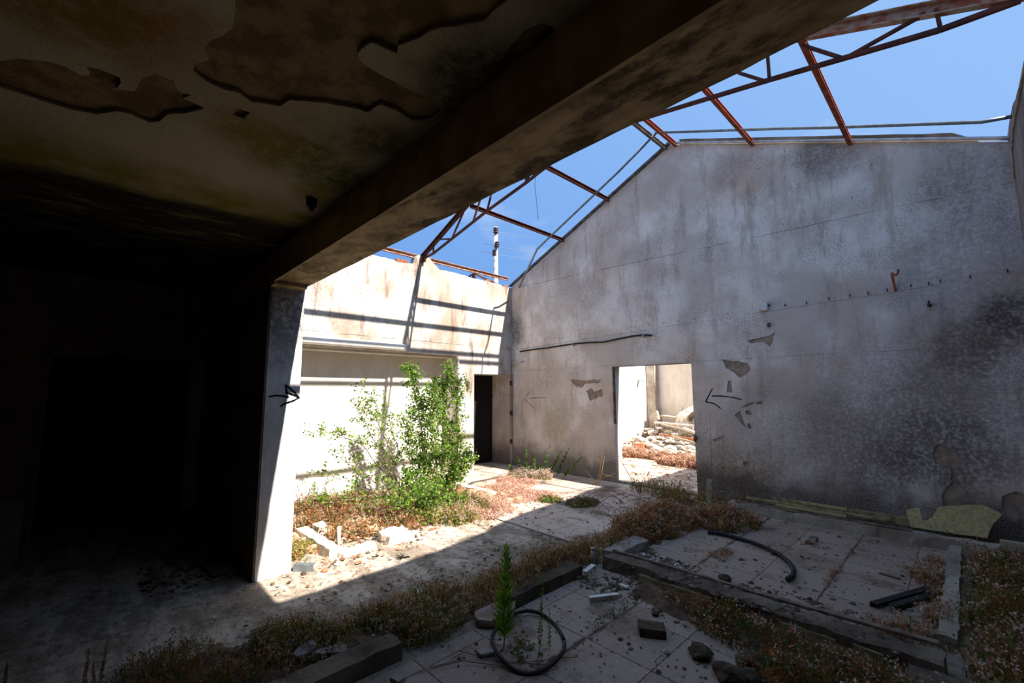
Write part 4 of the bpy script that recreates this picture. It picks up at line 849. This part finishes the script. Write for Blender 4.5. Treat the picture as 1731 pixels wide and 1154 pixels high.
# leaf litter, soil crumbs
def crumbs(name, label, regions, n, smin, smax, mat, z=.014, flat=.5, clump=.5):
    b = MB(); b.norecalc = True
    areas = [rg[2]*rg[3] for rg in regions]
    for k in range(n):
        cx_, cy_, rx, ry = random.choices(regions, areas)[0]
        for _ in range(15):
            x = cx_+random.uniform(-rx, rx); y = cy_+random.uniform(-ry, ry)
            if noise.noise(Vector((x*4, y*4, 9))) > random.uniform(-clump, .2): break
        s = random.uniform(smin, smax)*(.5+random.random()**3)
        c = Vector((x, y, z+s*flat*.4)); a = random.uniform(0, 6.3); V = []
        for j in range(5): 
            th = a+j*1.257; V.append(c+Vector((cos(th)*s*random.uniform(.7, 1.2), sin(th)*s*random.uniform(.7, 1.2), random.uniform(-.2, .2)*s*flat)))
        top = c+Vector((0, 0, s*flat)); bot = c-Vector((0, 0, s*flat*.4))
        vt = b.b.verts.new(top); vv = [b.b.verts.new(q) for q in V]; b.mi = random.randrange(len(mat) if isinstance(mat, list) else 1)
        for j in range(5): b.b.faces.new((vt, vv[j], vv[(j+1) % 5])).material_index = b.mi
    o = b.done(name, mat); return tag(o, label, 'debris', kind='stuff')
def mound(name, label, regs, h, mat, z=.0, seg=.05):
    """low heap of soil: height field over ellipses with ragged edges"""
    b = MB(); 
    for (cx_, cy_, rx, ry) in regs:
        nx, ny = int(2*rx/seg)+2, int(2*ry/seg)+2; V = {}
        for i in range(nx+1):
            for j in range(ny+1):
                x = cx_-rx+2*rx*i/nx; y = cy_-ry+2*ry*j/ny; q = 1-((x-cx_)/rx)**2-((y-cy_)/ry)**2 + noise.noise(Vector((x*5, y*5, 2)))*.7
                zz = z - .03 + min(1, max(0, q)*1.6)*h + (h*.35*noise.fractal(Vector((x*9, y*9, 0)), .7, 2, 3) if q > 0 else 0) + (.0 if q > 0 else -.0)
                V[i, j] = b.b.verts.new((x, y, zz))
        for i in range(nx):
            for j in range(ny): b.b.faces.new((V[i, j], V[i+1, j], V[i+1, j+1], V[i, j+1]))
    return tag(b.done(name, mat, smooth=True), label, 'soil', kind='stuff')
mound('soil_strip', 'dark soil banked against the front of the long mossy kerb', [(-1.3, 3.38, .95, .26), (-.55, 3.2, .55, .42)], .075, m_soil)
mound('soil_bed', 'dark soil under the flowering weeds along the right edge', [(.19, 4.45, .33, 1.9)], .10, m_soil)
mound('soil_strip', 'dark soil beside the left kerbs of the tiled cells', [(-2.9, 2.4, .30, 2.2), (-2.75, 5.0, .45, .9), (-3.1, .7, .5, .6)], .055, m_soil)
mound('soil_band', 'dark soil between the gable wall and the pale kerb', [(-1.2, 6.78, 1.6, .17)], .10, m_soil)
mound('leaf_litter', 'reddish litter filling the sunlit planting bed', [(-6.0, 3.05, 1.2, 1.55), (-5.4, 4.5, .9, .8), (-5.2, 1.71, .65, .20)], .13, m_litter, z=-.05)
mound('litter_patch', 'dark litter on the floor behind the long mossy kerb', [(-2.0, 3.92, .45, .12), (-1.2, 3.95, .5, .10), (-2.35, 4.2, .15, .3)], .05, m_soil)
crumbs('tile_crumbs', 'dark crumbs and leaf bits scattered over the near tiles', [(-1.8, 2.6, .75, .9)], 420, .004, .016, [m_soil, m_wood, m_kerb])
crumbs('tile_crumbs', 'dark crumbs and leaf bits scattered over the far tiled cell', [(-1.35, 5.1, 1.05, 1.3)], 620, .005, .020, [m_soil, m_wood, m_dryA])
crumbs('path_crumbs', 'small brown debris strewn over the passage floor', [(-3.6, 3.5, 1.0, 3.0), (-3.9, 1.5, 1.2, .8), (-4.4, 5.5, 1.0, 1.0)], 1300, .004, .018, [m_soil, m_wood, m_dryA, m_palerub])
crumbs('kerb_litter', 'dark crumbly litter along both sides of the long mossy kerb', [(-1.4, 3.98, 1.0, .22), (-1.3, 3.4, 1.1, .3), (-2.3, 3.35, .2, .2)], 1500, .006, .026, [m_soil, m_stone, m_wood])
crumbs('kerb_moss', 'dark moss and crumbs lying on top of the long kerb', [(-1.4, 3.65, 1.0, .09)], 700, .008, .03, [m_soil, m_kerbdark, m_wood], z=.095, clump=.3)
crumbs('passage_dirt', 'dark dirt crusts on the shaded passage floor beside the weeds', [(-3.2, 2.6, .4, 2.0), (-3.3, 4.6, .4, .8)], 1100, .006, .018, [m_soil, m_wood, m_kerb], z=.006, flat=.25)
crumbs('white_chips', 'white plaster chips near the broken grey kerb block', [(-2.25, 3.95, .22, .25)], 70, .010, .030, m_plastic)
crumbs('bed_rubble', 'pale rubble and litter among the planting bed weeds', [(-5.2, 2.2, 1.0, .7), (-4.7, 2.6, .35, .7), (-5.0, 4.4, .9, .9), (-4.7, 1.7, .3, .2)], 900, .010, .045, [m_palerub, m_litter, m_soil, m_litter, m_litter], z=0)
crumbs('court_debris', 'sunlit rubble strewn over the floor beyond the doorway', [(-5.2, 9.8, 1.7, 2.2)], 700, .02, .07, [m_palerub, m_palerub, m_brick, m_litter], z=0)
crumbs('shelter_debris', 'dark debris on the shelter floor near the partition wall', [(-5.4, .75, .7, .35)], 500, .008, .03, [m_soil, m_wood, m_black], z=0)

# wiry dead stems arching across the shadow edge
b = MB()
for k in range(46):
    x, y = random.uniform(-3.9, -3.0), random.uniform(5.2, 6.2); a = random.uniform(0, 6.28); l = random.uniform(.3, .8); h = random.uniform(.02, .14)
    P = [Vector((x+cos(a+.3*t)*l*t, y+sin(a+.3*t)*l*t*.6, .015+h*sin(pi*t))) for t in [i/6 for i in range(7)]]; b.tube(P, .003, 4, False)
tag(b.done('dead_twigs', m_twig), 'tangle of dark dead twigs on the floor at the shadow edge', 'twigs', kind='stuff')
b = MB(); B = gz(1010, 828)
for a, c in [((1008, 830), (1018, 765)), ((1012, 828), (1022, 770)), ((1010, 830), (990, 795)), ((1000, 826), (1040, 800)), ((1018, 800), (1036, 805)), ((1014, 790), (1008, 775)), ((1005, 830), (975, 815))]:
    P, Q = at('Y', 6.5, *a), at('Y', 6.45, *c); P.z = max(P.z, 0); M_ = P.lerp(Q, .5)+rv3(.02); b.tube([P, M_, Q], [.009, .007, .004], 5)
tag(b.done('dry_stalks', m_dryB), 'bare straw coloured stalks leaning by the left jamb of the doorway', 'dry plant')
b = MB()
for a, c in [((1095, 862), (1062, 800)), ((1062, 800), (1045, 770))]:
    b.tube([at('Y', 6.3, *a), at('Y', 6.3, *c)], .005, 5)
tag(b.done('bare_stick', m_twig), 'long bare stick slanting across the foot of the open doorway', 'stick')
b = MB()
for k in range(9):
    P = [gz(*p, .02) for p in [(700+k*9, 1135-k*3), (780, 1120-k*2), (860, 1128-k), (930+k*6, 1140-k*4)]]; 
    if k in (0, 3, 7): b.tube([q+rv3(.01) for q in P], .003, 4, False)
for q in b.b.verts: q.co.z = max(.016, q.co.z)
tag(b.done('vine_runners', m_twig), 'thin brown runners crossing the near tiles under the hose', 'vine', kind='stuff')
